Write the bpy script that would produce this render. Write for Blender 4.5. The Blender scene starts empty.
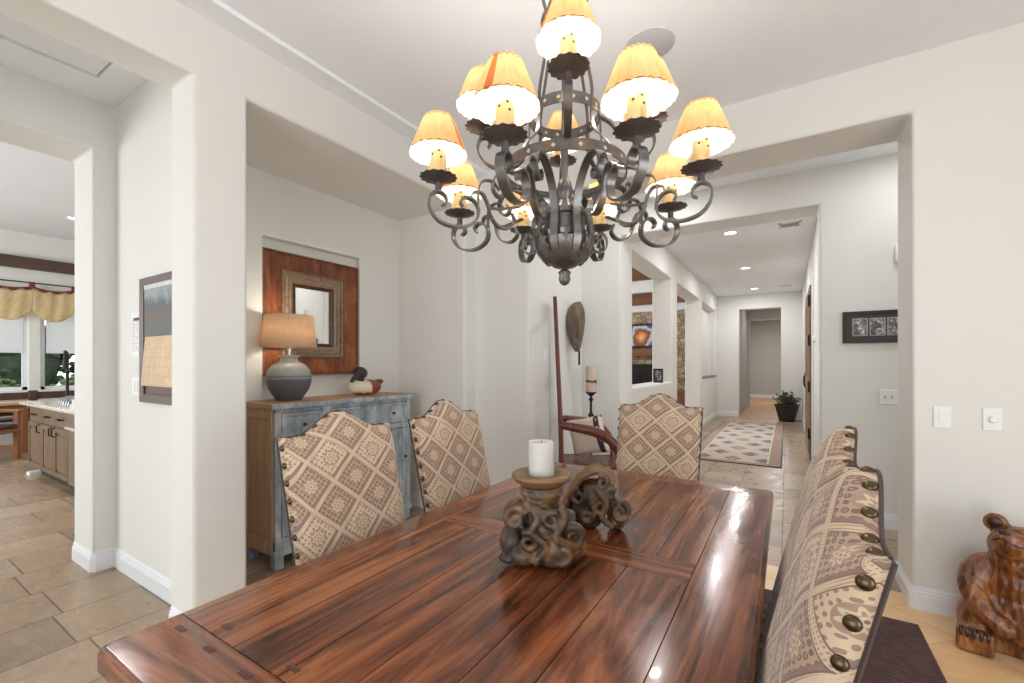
import bpy, bmesh, math, random
from mathutils import Vector, Matrix, Euler
random.seed(7)
PI = math.pi
SC = bpy.context.scene
COL = SC.collection

# ------------------------------------------------------------------ camera
cd = bpy.data.cameras.new('camera')
cam = bpy.data.objects.new('camera', cd)
COL.objects.link(cam)
cam.location = (0, 0, 1.342)
cam.rotation_euler = (PI/2, 0, math.radians(32.0))
cd.sensor_width = 36.0
cd.lens = 440/1024*36.0
cd.shift_y = 22.5/1024
cd.clip_start = 0.02
SC.camera = cam

# ------------------------------------------------------------------ world, exposure
SC.view_settings.view_transform = 'Standard'
SC.view_settings.look = 'None'
SC.view_settings.exposure = 0.04
SC.view_settings.gamma = 1.0
SC.view_settings.use_curve_mapping = False
W = bpy.data.worlds.new('sky')
SC.world = W
W.use_nodes = True
bg = W.node_tree.nodes['Background']
bg.inputs['Color'].default_value = (0.86, 0.93, 1.0, 1)
bg.inputs['Strength'].default_value = 2.1


def lamp(name, kind, loc, power, color=(1, 1, 1), size=.5, size_y=None, direction=(0, 0, -1), spread=None, radius=.05, blend=.5, angle=2.2):
    d = bpy.data.lights.new(name, kind)
    d.energy = power
    d.color = color
    if kind == 'AREA':
        d.shape = 'RECTANGLE' if size_y else 'DISK'
        d.size = size
        if size_y:
            d.size_y = size_y
        if spread:
            d.spread = spread
    elif kind == 'SPOT':
        d.spot_size = angle
        d.spot_blend = blend
        d.shadow_soft_size = radius
    else:
        d.shadow_soft_size = radius
    o = bpy.data.objects.new(name, d)
    COL.objects.link(o)
    o.location = loc
    o.rotation_euler = Vector(direction).to_track_quat('-Z', 'Y').to_euler()
    return o


DAY = (.92, .97, 1.0)
# added fill lights outside unseen windows, tilted up to brighten ceiling and alcove
lamp('near_fill_light', 'AREA', (-0.2, -3.3, 1.15), 63, DAY, 3.0, 2.2, (0, 1, 0.30))
lamp('side_fill_light', 'AREA', (3.45, -0.1, 1.15), 68, DAY, 3.0, 2.2, (-1, 0.15, 0.30))
# added fill lights out of view for kitchen, living room and corridors
lamp('kitchen_fill_light', 'AREA', (-7.6, -3.6, 1.75), 270, DAY, 4.6, 1.9, (0, 1, 0))
lamp('living_fill_light', 'AREA', (-9.6, 9.0, 1.8), 230, (.97, .98, 1), 5.0, 2.6, (1, 0, 0))
lamp('corridor_fill_light', 'AREA', (4.15, 4.13, 1.6), 12, DAY, 0.9, 2.4, (-1, 0, 0))
lamp('entry_fill_light', 'AREA', (-3.25, -3.45, 1.75), 5, DAY, 1.0, 1.8, (0, 1, 0.0))
WARM = (.98, 0.98, 1.0)
DOWNLIGHTS = [(-.645, 6.55, 3.1), (-.645, 9.09, 3.1), (-.645, 11.68, 3.1)]
for k, p in enumerate(DOWNLIGHTS):
    lamp('hall_downlight_lamp', 'AREA', (p[0], p[1], p[2]-.02), 19, WARM, .14, None, (0, 0, -1))
ADDED_FILLS = [(-1.0, 4.13, 3.05, 8), (0.9, 4.13, 3.05, 6), (-3.2, -1.0, 3.05, 4), (-.3, 17.6, 3.05, 48), (-.3, 14.2, 3.05, 8),
               (-6.2, 1.2, 3.57, 30)]
for x, y, z, e in ADDED_FILLS:  # added ceiling fill lamps, no fittings modelled for them
    lamp('ceiling_fill_lamp', 'AREA', (x, y, z-.02), e, WARM, .14, None, (0, 0, -1))

# ------------------------------------------------------------------ helpers: objects


def fin(name, bm, mat=None, parent=None, smooth=False, ang=40, bev=0, seg=2, loc=None, rot=None, bevang=35):
    bm.normal_update()
    me = bpy.data.meshes.new(name)
    bm.to_mesh(me)
    bm.free()
    o = bpy.data.objects.new(name, me)
    COL.objects.link(o)
    if mat is not None:
        for m in (mat if isinstance(mat, (list, tuple)) else [mat]):
            me.materials.append(m)
    if smooth:
        for p in me.polygons:
            p.use_smooth = True
        me.set_sharp_from_angle(angle=math.radians(ang))
    if bev:
        md = o.modifiers.new('edge', 'BEVEL')
        md.width = bev
        md.segments = seg
        md.limit_method = 'ANGLE'
        md.angle_limit = math.radians(bevang)
        for p in me.polygons:
            p.use_smooth = True
        me.set_sharp_from_angle(angle=math.radians(50))
        md.harden_normals = False
    if parent is not None:
        o.parent = parent
    if loc is not None:
        o.location = loc
    if rot is not None:
        o.rotation_euler = rot
    return o


def tag(o, label, cat, group=None, kind=None):
    o['label'] = label
    o['category'] = cat
    if group:
        o['group'] = group
    if kind:
        o['kind'] = kind
    return o


def thing(name, label, cat, loc=(0, 0, 0), rz=0, group=None):
    o = bpy.data.objects.new(name, None)
    o.empty_display_size = .1
    COL.objects.link(o)
    o.location = loc
    o.rotation_euler = (0, 0, rz)
    return tag(o, label, cat, group)


def struct(name, bm, mat, **k):
    o = fin(name, bm, mat, **k)
    o['kind'] = 'structure'
    return o


def dup(o, parent=None):
    c = o.copy()
    COL.objects.link(c)
    if parent is not None:
        c.parent = parent
    for ch in [x for x in o.children]:
        dup(ch, c)
    return c


# ------------------------------------------------------------------ helpers: shapes
def box(bm, x0, x1, y0, y1, z0, z1, M=None, mi=0):
    vs = [Vector((x, y, z)) for z in (z0, z1) for y in (y0, y1) for x in (x0, x1)]
    if M is not None:
        vs = [M @ v for v in vs]
    v = [bm.verts.new(p) for p in vs]
    fs = []
    for q in ((0, 2, 3, 1), (4, 5, 7, 6), (0, 1, 5, 4), (2, 6, 7, 3), (0, 4, 6, 2), (1, 3, 7, 5)):
        f = bm.faces.new([v[i] for i in q])
        f.material_index = mi
        fs.append(f)
    return v, fs


def bx(*a, **k):
    bm = bmesh.new()
    box(bm, *a, **k)
    return bm


def cells(xs, ys, zs, solid):
    bm = bmesh.new()
    V = {}

    def v(i, j, k):
        if (i, j, k) not in V:
            V[(i, j, k)] = bm.verts.new((xs[i], ys[j], zs[k]))
        return V[(i, j, k)]
    nx, ny, nz = len(xs)-1, len(ys)-1, len(zs)-1

    def s(i, j, k):
        if not (0 <= i < nx and 0 <= j < ny and 0 <= k < nz):
            return False
        return bool(solid((xs[i]+xs[i+1])/2, (ys[j]+ys[j+1])/2, (zs[k]+zs[k+1])/2))
    for i in range(nx):
        for j in range(ny):
            for k in range(nz):
                if not s(i, j, k):
                    continue
                if not s(i-1, j, k):
                    bm.faces.new((v(i, j, k), v(i, j, k+1), v(i, j+1, k+1), v(i, j+1, k)))
                if not s(i+1, j, k):
                    bm.faces.new((v(i+1, j, k), v(i+1, j+1, k), v(i+1, j+1, k+1), v(i+1, j, k+1)))
                if not s(i, j-1, k):
                    bm.faces.new((v(i, j, k), v(i+1, j, k), v(i+1, j, k+1), v(i, j, k+1)))
                if not s(i, j+1, k):
                    bm.faces.new((v(i, j+1, k), v(i, j+1, k+1), v(i+1, j+1, k+1), v(i+1, j+1, k)))
                if not s(i, j, k-1):
                    bm.faces.new((v(i, j, k), v(i, j+1, k), v(i+1, j+1, k), v(i+1, j, k)))
                if not s(i, j, k+1):
                    bm.faces.new((v(i, j, k+1), v(i+1, j, k+1), v(i+1, j+1, k+1), v(i, j+1, k+1)))
    return bm


def lathe(bm, prof, n=32, M=None, mi=0, wob=None, uvl=None, cap=True):
    rings = []
    for (r, z) in prof:
        ring = []
        for i in range(n):
            a = 2*PI*i/n
            rr, zz = r, z
            if wob:
                rr, zz = wob(r, z, a)
            p = Vector((rr*math.cos(a), rr*math.sin(a), zz))
            if M is not None:
                p = M @ p
            ring.append(bm.verts.new(p))
        rings.append(ring)
    L = len(prof)
    for k in range(L-1):
        for i in range(n):
            j = (i+1) % n
            f = bm.faces.new((rings[k][i], rings[k][j], rings[k+1][j], rings[k+1][i]))
            f.material_index = mi
            if uvl is not None:
                us = (i/n, (i+1)/n, (i+1)/n, i/n)
                vs = (k/(L-1), k/(L-1), (k+1)/(L-1), (k+1)/(L-1))
                for lp, u, w in zip(f.loops, us, vs):
                    lp[uvl].uv = (u, w)
    for ring, flip in ((rings[0], True), (rings[-1], False)):
        c = sum((v.co for v in ring), Vector())/n
        if (ring[0].co-c).length > 1e-5 and uvl is None and cap:
            f = bm.faces.new(list(reversed(ring)) if flip else ring)
            f.material_index = mi
    return rings


def crom(pts, sub=6):
    P = [Vector(p) for p in pts]
    out = []
    for i in range(len(P)-1):
        p0 = P[i-1] if i else P[0]*2-P[1]
        p1, p2 = P[i], P[i+1]
        p3 = P[i+2] if i+2 < len(P) else P[-1]*2-P[-2]
        for s in range(sub):
            t = s/sub
            out.append(.5*((2*p1)+(p2-p0)*t+(2*p0-5*p1+4*p2-p3)*t*t+(3*p1-p0-3*p2+p3)*t**3))
    out.append(P[-1])
    return out


def tube(bm, pts, rad, n=8, cap=True, mi=0, flat=1.0):
    P = [Vector(p) for p in pts]
    N = len(P)
    R = rad if callable(rad) else (lambda t: rad)
    T = []
    for i in range(N):
        d = P[min(i+1, N-1)]-P[max(i-1, 0)]
        T.append(d.normalized() if d.length > 1e-9 else Vector((0, 0, 1)))
    up = Vector((0, 0, 1)) if abs(T[0].z) < .9 else Vector((1, 0, 0))
    nrm = (up-T[0]*up.dot(T[0])).normalized()
    rings = []
    for i in range(N):
        nrm = nrm-T[i]*nrm.dot(T[i])
        nrm.normalize()
        b = T[i].cross(nrm)
        r = R(i/(N-1))
        rings.append([bm.verts.new(P[i]+nrm*(r*math.cos(2*PI*k/n))+b*(r*flat*math.sin(2*PI*k/n))) for k in range(n)])
    for i in range(N-1):
        for k in range(n):
            j = (k+1) % n
            f = bm.faces.new((rings[i][k], rings[i][j], rings[i+1][j], rings[i+1][k]))
            f.material_index = mi
    if cap:
        bm.faces.new(list(reversed(rings[0]))).material_index = mi
        bm.faces.new(rings[-1]).material_index = mi


def strap(bm, pts, side, w, t, wf=None):
    """flat iron bar: rectangular section, width w along side, thickness t in the plane of the path"""
    P = [Vector(p) for p in pts]
    N = len(P)
    side = Vector(side).normalized()
    rings = []
    for i in range(N):
        d = (P[min(i+1, N-1)]-P[max(i-1, 0)]).normalized()
        n = d.cross(side).normalized()
        ww = w*(wf(i/(N-1)) if wf else 1)
        rings.append([bm.verts.new(P[i]+side*(a*ww/2)+n*(b*t/2)) for a, b in ((-1, -1), (1, -1), (1, 1), (-1, 1))])
    for i in range(N-1):
        for k in range(4):
            j = (k+1) % 4
            bm.faces.new((rings[i][k], rings[i][j], rings[i+1][j], rings[i+1][k]))
    bm.faces.new(list(reversed(rings[0])))
    bm.faces.new(rings[-1])


def ell(bm, c, r, rot=(0, 0, 0), sub=3, mi=0):
    M = Matrix.Translation(Vector(c)) @ Euler(rot).to_matrix().to_4x4() @ Matrix.Diagonal((*r, 1))
    res = bmesh.ops.create_icosphere(bm, subdivisions=sub, radius=1, matrix=M)
    for v in res['verts']:
        for f in v.link_faces:
            f.material_index = mi
    return res['verts']


def cyl(bm, p0, p1, r, n=16, r2=None, mi=0):
    r2 = r if r2 is None else r2
    tube(bm, [p0, p1], lambda t: r+(r2-r)*t, n, mi=mi)


def prism(bm, poly, z0, z1, M=None, mi=0):
    a = [Vector((x, y, z0)) for x, y in poly]
    b = [Vector((x, y, z1)) for x, y in poly]
    if M is not None:
        a = [M @ p for p in a]
        b = [M @ p for p in b]
    va = [bm.verts.new(p) for p in a]
    vb = [bm.verts.new(p) for p in b]
    n = len(poly)
    bm.faces.new(list(reversed(va))).material_index = mi
    bm.faces.new(vb).material_index = mi
    for i in range(n):
        j = (i+1) % n
        bm.faces.new((va[i], va[j], vb[j], vb[i])).material_index = mi


def weld(bm, voxel, smooth=4, factor=.5):
    """fuse overlapping lumps into one carved skin"""
    me = bpy.data.meshes.new('tmp')
    bm.to_mesh(me)
    bm.free()
    o = bpy.data.objects.new('tmp', me)
    COL.objects.link(o)
    r = o.modifiers.new('r', 'REMESH')
    r.mode = 'VOXEL'
    r.voxel_size = voxel
    if smooth:
        s = o.modifiers.new('s', 'SMOOTH')
        s.iterations = smooth
        s.factor = factor
    dg = bpy.context.evaluated_depsgraph_get()
    dg.update()
    m2 = bpy.data.meshes.new_from_object(o.evaluated_get(dg))
    out = bmesh.new()
    out.from_mesh(m2)
    bpy.data.objects.remove(o)
    bpy.data.meshes.remove(me)
    bpy.data.meshes.remove(m2)
    return out


# ------------------------------------------------------------------ helpers: materials
class NT:
    def __init__(s, name):
        s.m = bpy.data.materials.new(name)
        s.m.use_nodes = True
        s.t = s.m.node_tree
        s.p = s.t.nodes['Principled BSDF']

    def new(s, typ, **props):
        n = s.t.nodes.new('ShaderNode'+typ)
        for k, v in props.items():
            setattr(n, k, v)
        return n

    def put(s, sock, v):
        if isinstance(v, bpy.types.NodeSocket):
            s.t.links.new(v, sock)
        elif v is not None:
            if isinstance(v, (tuple, list)) and len(v) == 3 and sock.type == 'RGBA':
                v = (*v, 1)
            sock.default_value = v

    def coord(s, which='Object'):
        return s.new('TexCoord').outputs[which]

    def vmap(s, vec, scale=(1, 1, 1), loc=(0, 0, 0), rot=(0, 0, 0)):
        n = s.new('Mapping')
        s.put(n.inputs['Vector'], vec)
        n.inputs['Scale'].default_value = scale
        n.inputs['Location'].default_value = loc
        n.inputs['Rotation'].default_value = rot
        return n.outputs[0]

    def math(s, op, a, b=None, c=None, clamp=False):
        n = s.new('Math', operation=op, use_clamp=clamp)
        s.put(n.inputs[0], a)
        s.put(n.inputs[1], b)
        s.put(n.inputs[2], c)
        return n.outputs[0]

    def sep(s, vec):
        n = s.new('SeparateXYZ')
        s.put(n.inputs[0], vec)
        return n.outputs

    def comb(s, x, y, z=0.0):
        n = s.new('CombineXYZ')
        for i, v in enumerate((x, y, z)):
            s.put(n.inputs[i], v)
        return n.outputs[0]

    def noise(s, vec, scale, detail=4, rough=.55, dist=0.0):
        n = s.new('TexNoise')
        s.put(n.inputs['Vector'], vec)
        n.inputs['Scale'].default_value = scale
        n.inputs['Detail'].default_value = detail
        n.inputs['Roughness'].default_value = rough
        n.inputs['Distortion'].default_value = dist
        return n.outputs['Fac']

    def voro(s, vec, scale, feature='F1', out='Distance', rnd=1.0):
        n = s.new('TexVoronoi', feature=feature)
        s.put(n.inputs['Vector'], vec)
        n.inputs['Scale'].default_value = scale
        n.inputs['Randomness'].default_value = rnd
        return n.outputs[out]

    def mix(s, fac, a, b, mode='MIX'):
        n = s.new('Mix', data_type='RGBA', blend_type=mode)
        s.put(n.inputs[0], fac)
        s.put(n.inputs[6], a)
        s.put(n.inputs[7], b)
        return n.outputs[2]

    def ramp(s, fac, stops, interp='LINEAR'):
        n = s.new('ValToRGB')
        n.color_ramp.interpolation = interp
        e = n.color_ramp.elements
        while len(e) > 1:
            e.remove(e[-1])
        for i, (pos, c) in enumerate(stops):
            el = e[0] if i == 0 else e.new(pos)
            el.position = pos
            el.color = (*c, 1) if len(c) == 3 else c
        s.put(n.inputs[0], fac)
        return n.outputs[0]

    def bump(s, h, strength=.3, dist=.01):
        n = s.new('Bump')
        s.put(n.inputs['Height'], h)
        n.inputs['Strength'].default_value = strength
        n.inputs['Distance'].default_value = dist
        s.t.links.new(n.outputs[0], s.p.inputs['Normal'])

    def set(s, col=None, rough=None, metal=None, spec=None, coat=None, sheen=None):
        for k, v in (('Base Color', col), ('Roughness', rough), ('Metallic', metal), ('Specular IOR Level', spec),
                     ('Coat Weight', coat), ('Sheen Weight', sheen)):
            if v is not None:
                s.put(s.p.inputs[k], v)
        return s

    def emit(s, col, st):
        s.put(s.p.inputs['Emission Color'], col)
        s.p.inputs['Emission Strength'].default_value = st
        return s


def rgb(r, g, b):
    f = lambda c: (c/255/12.92) if c/255 <= .04045 else ((c/255+.055)/1.055)**2.4
    return (f(r), f(g), f(b))


def flat(name, col, rough=.5, metal=0, var=.12, scale=14, bump=0.0, spec=.5, coat=0):
    n = NT(name)
    c = n.coord()
    f = n.noise(c, scale, 4)
    dark = tuple(max(0, x*(1-var)) for x in col)
    lite = tuple(min(1, x*(1+var)) for x in col)
    n.set(n.ramp(f, [(.3, dark), (.7, lite)]), rough, metal, spec, coat)
    if bump:
        n.bump(f, bump, .005)
    return n.m


def m_wall(name, col, bump=.06):
    n = NT(name)
    c = n.coord()
    f = n.noise(c, 1.2, 3)
    n.set(n.ramp(f, [(.3, tuple(x*.985 for x in col)), (.7, tuple(min(1, x*1.01) for x in col))]), .75, 0, .25)
    n.bump(n.noise(c, 55, 3), bump, .004)
    return n.m


MW = m_wall('wall_paint', rgb(229, 227, 221))
MCEIL = m_wall('ceiling_paint', rgb(245, 247, 250), .04)
MTRIM = flat('white_trim_paint', rgb(232, 233, 236), .4, 0, .02, 3)
MDIMWALL = m_wall('dim_passage_wall', rgb(190, 187, 180))  # darker wall tone, the passage's dim light put into the colour


def m_tile():
    n = NT('travertine_tile')
    c = n.coord()
    br = n.new('TexBrick', offset=.5, squash=.62, squash_frequency=2, offset_frequency=2)
    n.put(br.inputs['Vector'], n.vmap(c, (1, 1, 1), (.12, .03, 0), (0, 0, PI/2)))
    br.inputs['Color1'].default_value = (0, 0, 0, 1)
    br.inputs['Color2'].default_value = (1, 1, 1, 1)
    br.inputs['Mortar'].default_value = (.5, .5, .5, 1)
    br.inputs['Scale'].default_value = 1
    br.inputs['Mortar Size'].default_value = .0045
    br.inputs['Mortar Smooth'].default_value = .1
    br.inputs['Brick Width'].default_value = .61
    br.inputs['Row Height'].default_value = .41
    tone = n.math('ADD', n.math('MULTIPLY', br.outputs['Color'], .45), n.math('MULTIPLY', n.noise(c, 2.6, 5, .6), .6))
    base = n.ramp(tone, [(.2, rgb(130, 109, 88)), (.5, rgb(158, 134, 109)), (.85, rgb(184, 160, 133))])
    streak = n.noise(n.vmap(c, (3, 9, 1)), 3.2, 6, .65, .6)
    base = n.mix(n.math('MULTIPLY', n.math('SUBTRACT', streak, .48, clamp=True), 1.2), base, rgb(200, 180, 156))
    pit = n.voro(n.vmap(c, (1, .6, 1)), 26)
    pits = n.math('MULTIPLY', n.math('LESS_THAN', pit, .13), n.math('GREATER_THAN', n.noise(c, 5, 3), .52))
    base = n.mix(n.math('MULTIPLY', pits, .22), base, rgb(112, 88, 62))
    base = n.mix(br.outputs['Fac'], base, rgb(98, 82, 64))
    n.set(base, n.ramp(n.noise(c, 9, 3), [(.3, (.24,)*3), (.7, (.42,)*3)]), 0, .5)
    h = n.math('SUBTRACT', n.math('MULTIPLY', n.noise(c, 14, 5), .25), n.math('ADD', br.outputs['Fac'], n.math('MULTIPLY', pits, .6)))
    n.bump(h, .45, .004)
    return n.m


def m_wood(name, stops, sx=1.2, sy=16, rough=(.25, .45), uv=False, bump=.15, axis=0, scale=1.0, coat=0, spec=.5, dist=1.2, wave=0.0):
    """grain runs along the given axis of the coordinates"""
    n = NT(name)
    c = n.coord('UV' if uv else 'Object')
    sc = [sy, sy, sy]
    sc[axis] = sx
    v = n.vmap(c, tuple(x*scale for x in sc))
    g = n.noise(v, 1.0, 6, .62, dist)
    fine = n.noise(n.vmap(c, tuple(x*scale*(1.0 if i == axis else 5) for i, x in enumerate(sc))), 1.0, 4, .6, .3)
    big = n.noise(n.vmap(c, tuple(x*scale*.22 for x in sc)), 1.0, 3, .5, 1.0)
    t = n.math('ADD', n.math('ADD', n.math('MULTIPLY', g, .52), n.math('MULTIPLY', fine, .2)), n.math('MULTIPLY', big, .28))
    n.set(n.ramp(t, stops), n.ramp(g, [(.3, (rough[0],)*3), (.7, (rough[1],)*3)]), 0, spec, coat)
    h = t
    if wave:
        h = n.math('ADD', n.math('MULTIPLY', t, .25), n.math('MULTIPLY', n.noise(n.vmap(c, (3, 5, 5)), 1.6, 2), wave))
    n.bump(h, bump, .006)
    return n.m


MTABLE = m_wood('polished_redwood_planks', [(.34, rgb(36, 20, 15)), (.43, rgb(74, 40, 27)), (.50, rgb(110, 60, 36)), (.57, rgb(144, 84, 50)), (.66, rgb(172, 112, 68)), (.76, rgb(96, 52, 33))],
                1.0, 9, (.12, .26), True, .14, 0, 1.0, .2, .5, 2.2, 1.3)
MDARKWOOD = m_wood('dark_walnut', [(.3, rgb(46, 24, 16)), (.55, rgb(84, 46, 31)), (.75, rgb(112, 64, 42))], 2, 22, (.3, .5))
MREDWOOD = m_wood('mahogany_armchair_wood', [(.3, rgb(64, 28, 20)), (.55, rgb(104, 50, 36)), (.75, rgb(146, 74, 50))], 3, 20, (.25, .4), False, .08, 2)
MMIRROR = m_wood('copper_brown_frame_wood', [(.34, rgb(58, 26, 15)), (.45, rgb(106, 54, 30)), (.55, rgb(142, 80, 44)), (.66, rgb(176, 112, 66)), (.76, rgb(84, 40, 22))], 4, 9, (.25, .42), False, .2, 2)
MBROWN = m_wood('weathered_oak', [(.3, rgb(150, 118, 88)), (.5, rgb(184, 150, 116)), (.72, rgb(206, 176, 142))], 2, 22, (.5, .7), False, .2, 2)
MBTOP = m_wood('pale_brown_sideboard_top', [(.3, rgb(150, 112, 82)), (.5, rgb(178, 138, 102)), (.72, rgb(200, 166, 130))], 2, 22, (.4, .6), False, .2, 1)
MCAB = m_wood('stained_maple_cabinet', [(.3, rgb(88, 68, 52)), (.5, rgb(112, 90, 70)), (.72, rgb(132, 108, 86))], 2, 18, (.3, .45), False, .06, 2)
MBEAR = None


def m_bear():
    n = NT('varnished_carved_cedar')
    c = n.coord()
    g = n.noise(n.vmap(c, (14, 14, 3)), 1.0, 5, .6, 1.5)
    ch = n.voro(n.vmap(c, (1, 1, .35)), 42)
    t = n.math('ADD', n.math('MULTIPLY', g, .8), n.math('MULTIPLY', ch, .28))
    n.set(n.ramp(t, [(.25, rgb(46, 25, 13)), (.45, rgb(94, 52, 25)), (.6, rgb(134, 80, 39)), (.8, rgb(174, 116, 62))]), .3, 0, .5, .3)
    n.bump(n.math('ADD', ch, n.math('MULTIPLY', g, .9)), .7, .014)
    return n.m


MBEAR = m_bear()


def m_carved():
    n = NT('antiqued_carved_wood')
    c = n.coord()
    g = n.noise(c, 11, 5, .6, .8)
    f = n.noise(c, 60, 4)
    t = n.math('ADD', n.math('MULTIPLY', g, .75), n.math('MULTIPLY', f, .25))
    n.set(n.ramp(t, [(.30, rgb(34, 28, 24)), (.46, rgb(70, 56, 44)), (.56, rgb(112, 84, 56)), (.70, rgb(168, 128, 82))]), .42, 0, .5)
    n.bump(f, .25, .004)
    return n.m


MCARVE = m_carved()


def m_blue():
    n = NT('distressed_blue_paint')
    c = n.coord()
    g = n.noise(n.vmap(c, (12, 12, 5)), 1.0, 6, .7, .5)
    s = n.noise(n.vmap(c, (18, 18, 2.5)), 1.6, 6, .7)
    b = n.ramp(g, [(.3, rgb(124, 138, 150)), (.5, rgb(158, 170, 178)), (.68, rgb(202, 208, 210))])
    b = n.mix(n.math('MULTIPLY', n.math('SUBTRACT', s, .56, clamp=True), 6, clamp=True), b, rgb(134, 120, 110))
    n.set(b, .6, 0, .3)
    n.bump(s, .2, .004)
    return n.m


MBLUE = m_blue()


def m_fabric():
    n = NT('woven_diamond_upholstery')
    uv = n.sep(n.coord('UV'))
    u, v = uv[0], uv[1]
    us, vs = n.math('DIVIDE', u, .190), n.math('DIVIDE', v, .166)
    a, b = n.math('ADD', us, vs), n.math('SUBTRACT', us, vs)
    fa, fb = n.math('FRACT', n.math('ADD', a, 20)), n.math('FRACT', n.math('ADD', b, 20))
    ia, ib = n.math('FLOOR', n.math('ADD', a, 20)), n.math('FLOOR', n.math('ADD', b, 20))
    da = n.math('MINIMUM', fa, n.math('SUBTRACT', 1, fa))
    db = n.math('MINIMUM', fb, n.math('SUBTRACT', 1, fb))
    d = n.math('MINIMUM', da, db)
    par = n.math('MODULO', n.math('ADD', ia, n.math('MULTIPLY', ib, 2)), 3)
    # position inside the diamond
    pa, pb = n.math('SUBTRACT', fa, .5), n.math('SUBTRACT', fb, .5)
    x, y = n.math('ADD', pa, pb), n.math('SUBTRACT', pa, pb)
    r = n.math('SQRT', n.math('ADD', n.math('MULTIPLY', x, x), n.math('MULTIPLY', y, y)))
    th = n.math('ARCTAN2', y, x)
    pet = n.math('MULTIPLY', n.math('COSINE', n.math('MULTIPLY', th, 8)), .05)
    flower = n.math('LESS_THAN', n.math('ABSOLUTE', n.math('SUBTRACT', n.math('ADD', r, pet), .2)), .045)
    core = n.math('LESS_THAN', n.math('ABSOLUTE', n.math('SUBTRACT', r, .07)), .03)
    cr = rgb(203, 181, 154)
    tp = rgb(174, 148, 126)
    pu = rgb(112, 88, 84)
    grid = n.comb(n.math('MULTIPLY', fa, 8), n.math('MULTIPLY', fb, 8), 0)
    cell = n.voro(grid, 1.0, 'F1', 'Distance', .25)
    ringdots = n.math('LESS_THAN', n.math('ABSOLUTE', n.math('SUBTRACT', cell, .30)), .10)
    coredots = n.math('LESS_THAN', cell, .13)
    dots = n.math('MAXIMUM', ringdots, coredots)
    spots = n.math('LESS_THAN', cell, .32)
    light = n.mix(spots, cr, n.mix(.45, pu, tp))
    dark = n.mix(dots, tp, pu)
    inner = n.mix(n.math('LESS_THAN', par, .5), dark, light)
    mid = n.math('LESS_THAN', r, .34)
    rosette = n.mix(n.math('MAXIMUM', flower, core), n.mix(.35, tp, pu), cr)
    inner = n.mix(mid, inner, rosette)
    seed = n.math('LESS_THAN', r, .035)
    inner = n.mix(seed, inner, pu)
    # cream bands with dashes between the diamonds, one side edged with a broad dark line
    dash = n.math('GREATER_THAN', n.math('SINE', n.math('MULTIPLY', n.math('ADD', u, n.math('MULTIPLY', v, 1.0)), 620)), .2)
    band = n.mix(n.math('MULTIPLY', dash, n.math('LESS_THAN', n.math('ABSOLUTE', n.math('SUBTRACT', d, .035)), .018)), cr, n.mix(.55, cr, pu))
    isband = n.math('LESS_THAN', d, .082)
    isline = n.math('MULTIPLY', n.math('GREATER_THAN', d, .066), n.math('LESS_THAN', d, .088))
    broad = n.math('MULTIPLY', n.math('LESS_THAN', n.math('ABSOLUTE', n.math('SUBTRACT', fa, .112)), .045), n.math('GREATER_THAN', db, .07))
    col = n.mix(isband, inner, band)
    col = n.mix(broad, col, n.mix(.25, pu, tp))
    col = n.mix(isline, col, pu)
    weave = n.math('MULTIPLY', n.math('SINE', n.math('MULTIPLY', u, 2600)), n.math('SINE', n.math('MULTIPLY', v, 2600)))
    col = n.mix(n.math('MULTIPLY', n.noise(n.coord('UV'), 160, 3), .28), col, tp)
    n.set(col, .85, 0, .15, None, .25)
    n.bump(n.math('ADD', weave, n.math('MULTIPLY', d, 6)), .12, .002)
    return n.m


MFAB = m_fabric()
MIRON = flat('forged_grey_iron', rgb(108, 105, 103), .28, .65, .3, 22, .12)
MPAN = flat('dark_drip_pan_iron', rgb(84, 76, 74), .45, .4, .2, 30, .1)
MBLACK = flat('black_wrought_iron', rgb(38, 36, 36), .5, .4, .2, 20, .1)
MNAIL = flat('antique_brass_nailhead', rgb(88, 74, 54), .32, .85, .2, 40)
MPLATE = flat('white_switch_plastic', rgb(240, 240, 238), .35, 0, .01)
MWAX = flat('ivory_candle_wax', rgb(200, 198, 192), .45, 0, .06, 9)
MWAX.node_tree.nodes['Principled BSDF'].inputs['Subsurface Weight'].default_value = .3
MTANWAX = flat('tan_candle_wax', rgb(206, 182, 160), .5, 0, .08, 12)


def m_sleeve():
    n = NT('speckled_cream_candle_sleeve')
    c = n.coord()
    sp = n.math('LESS_THAN', n.voro(c, 46), .20)
    n.set(n.mix(sp, rgb(214, 184, 132), rgb(84, 54, 30)), .5, 0, .3)
    return n.m


MSLEEVE = m_sleeve()


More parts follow.
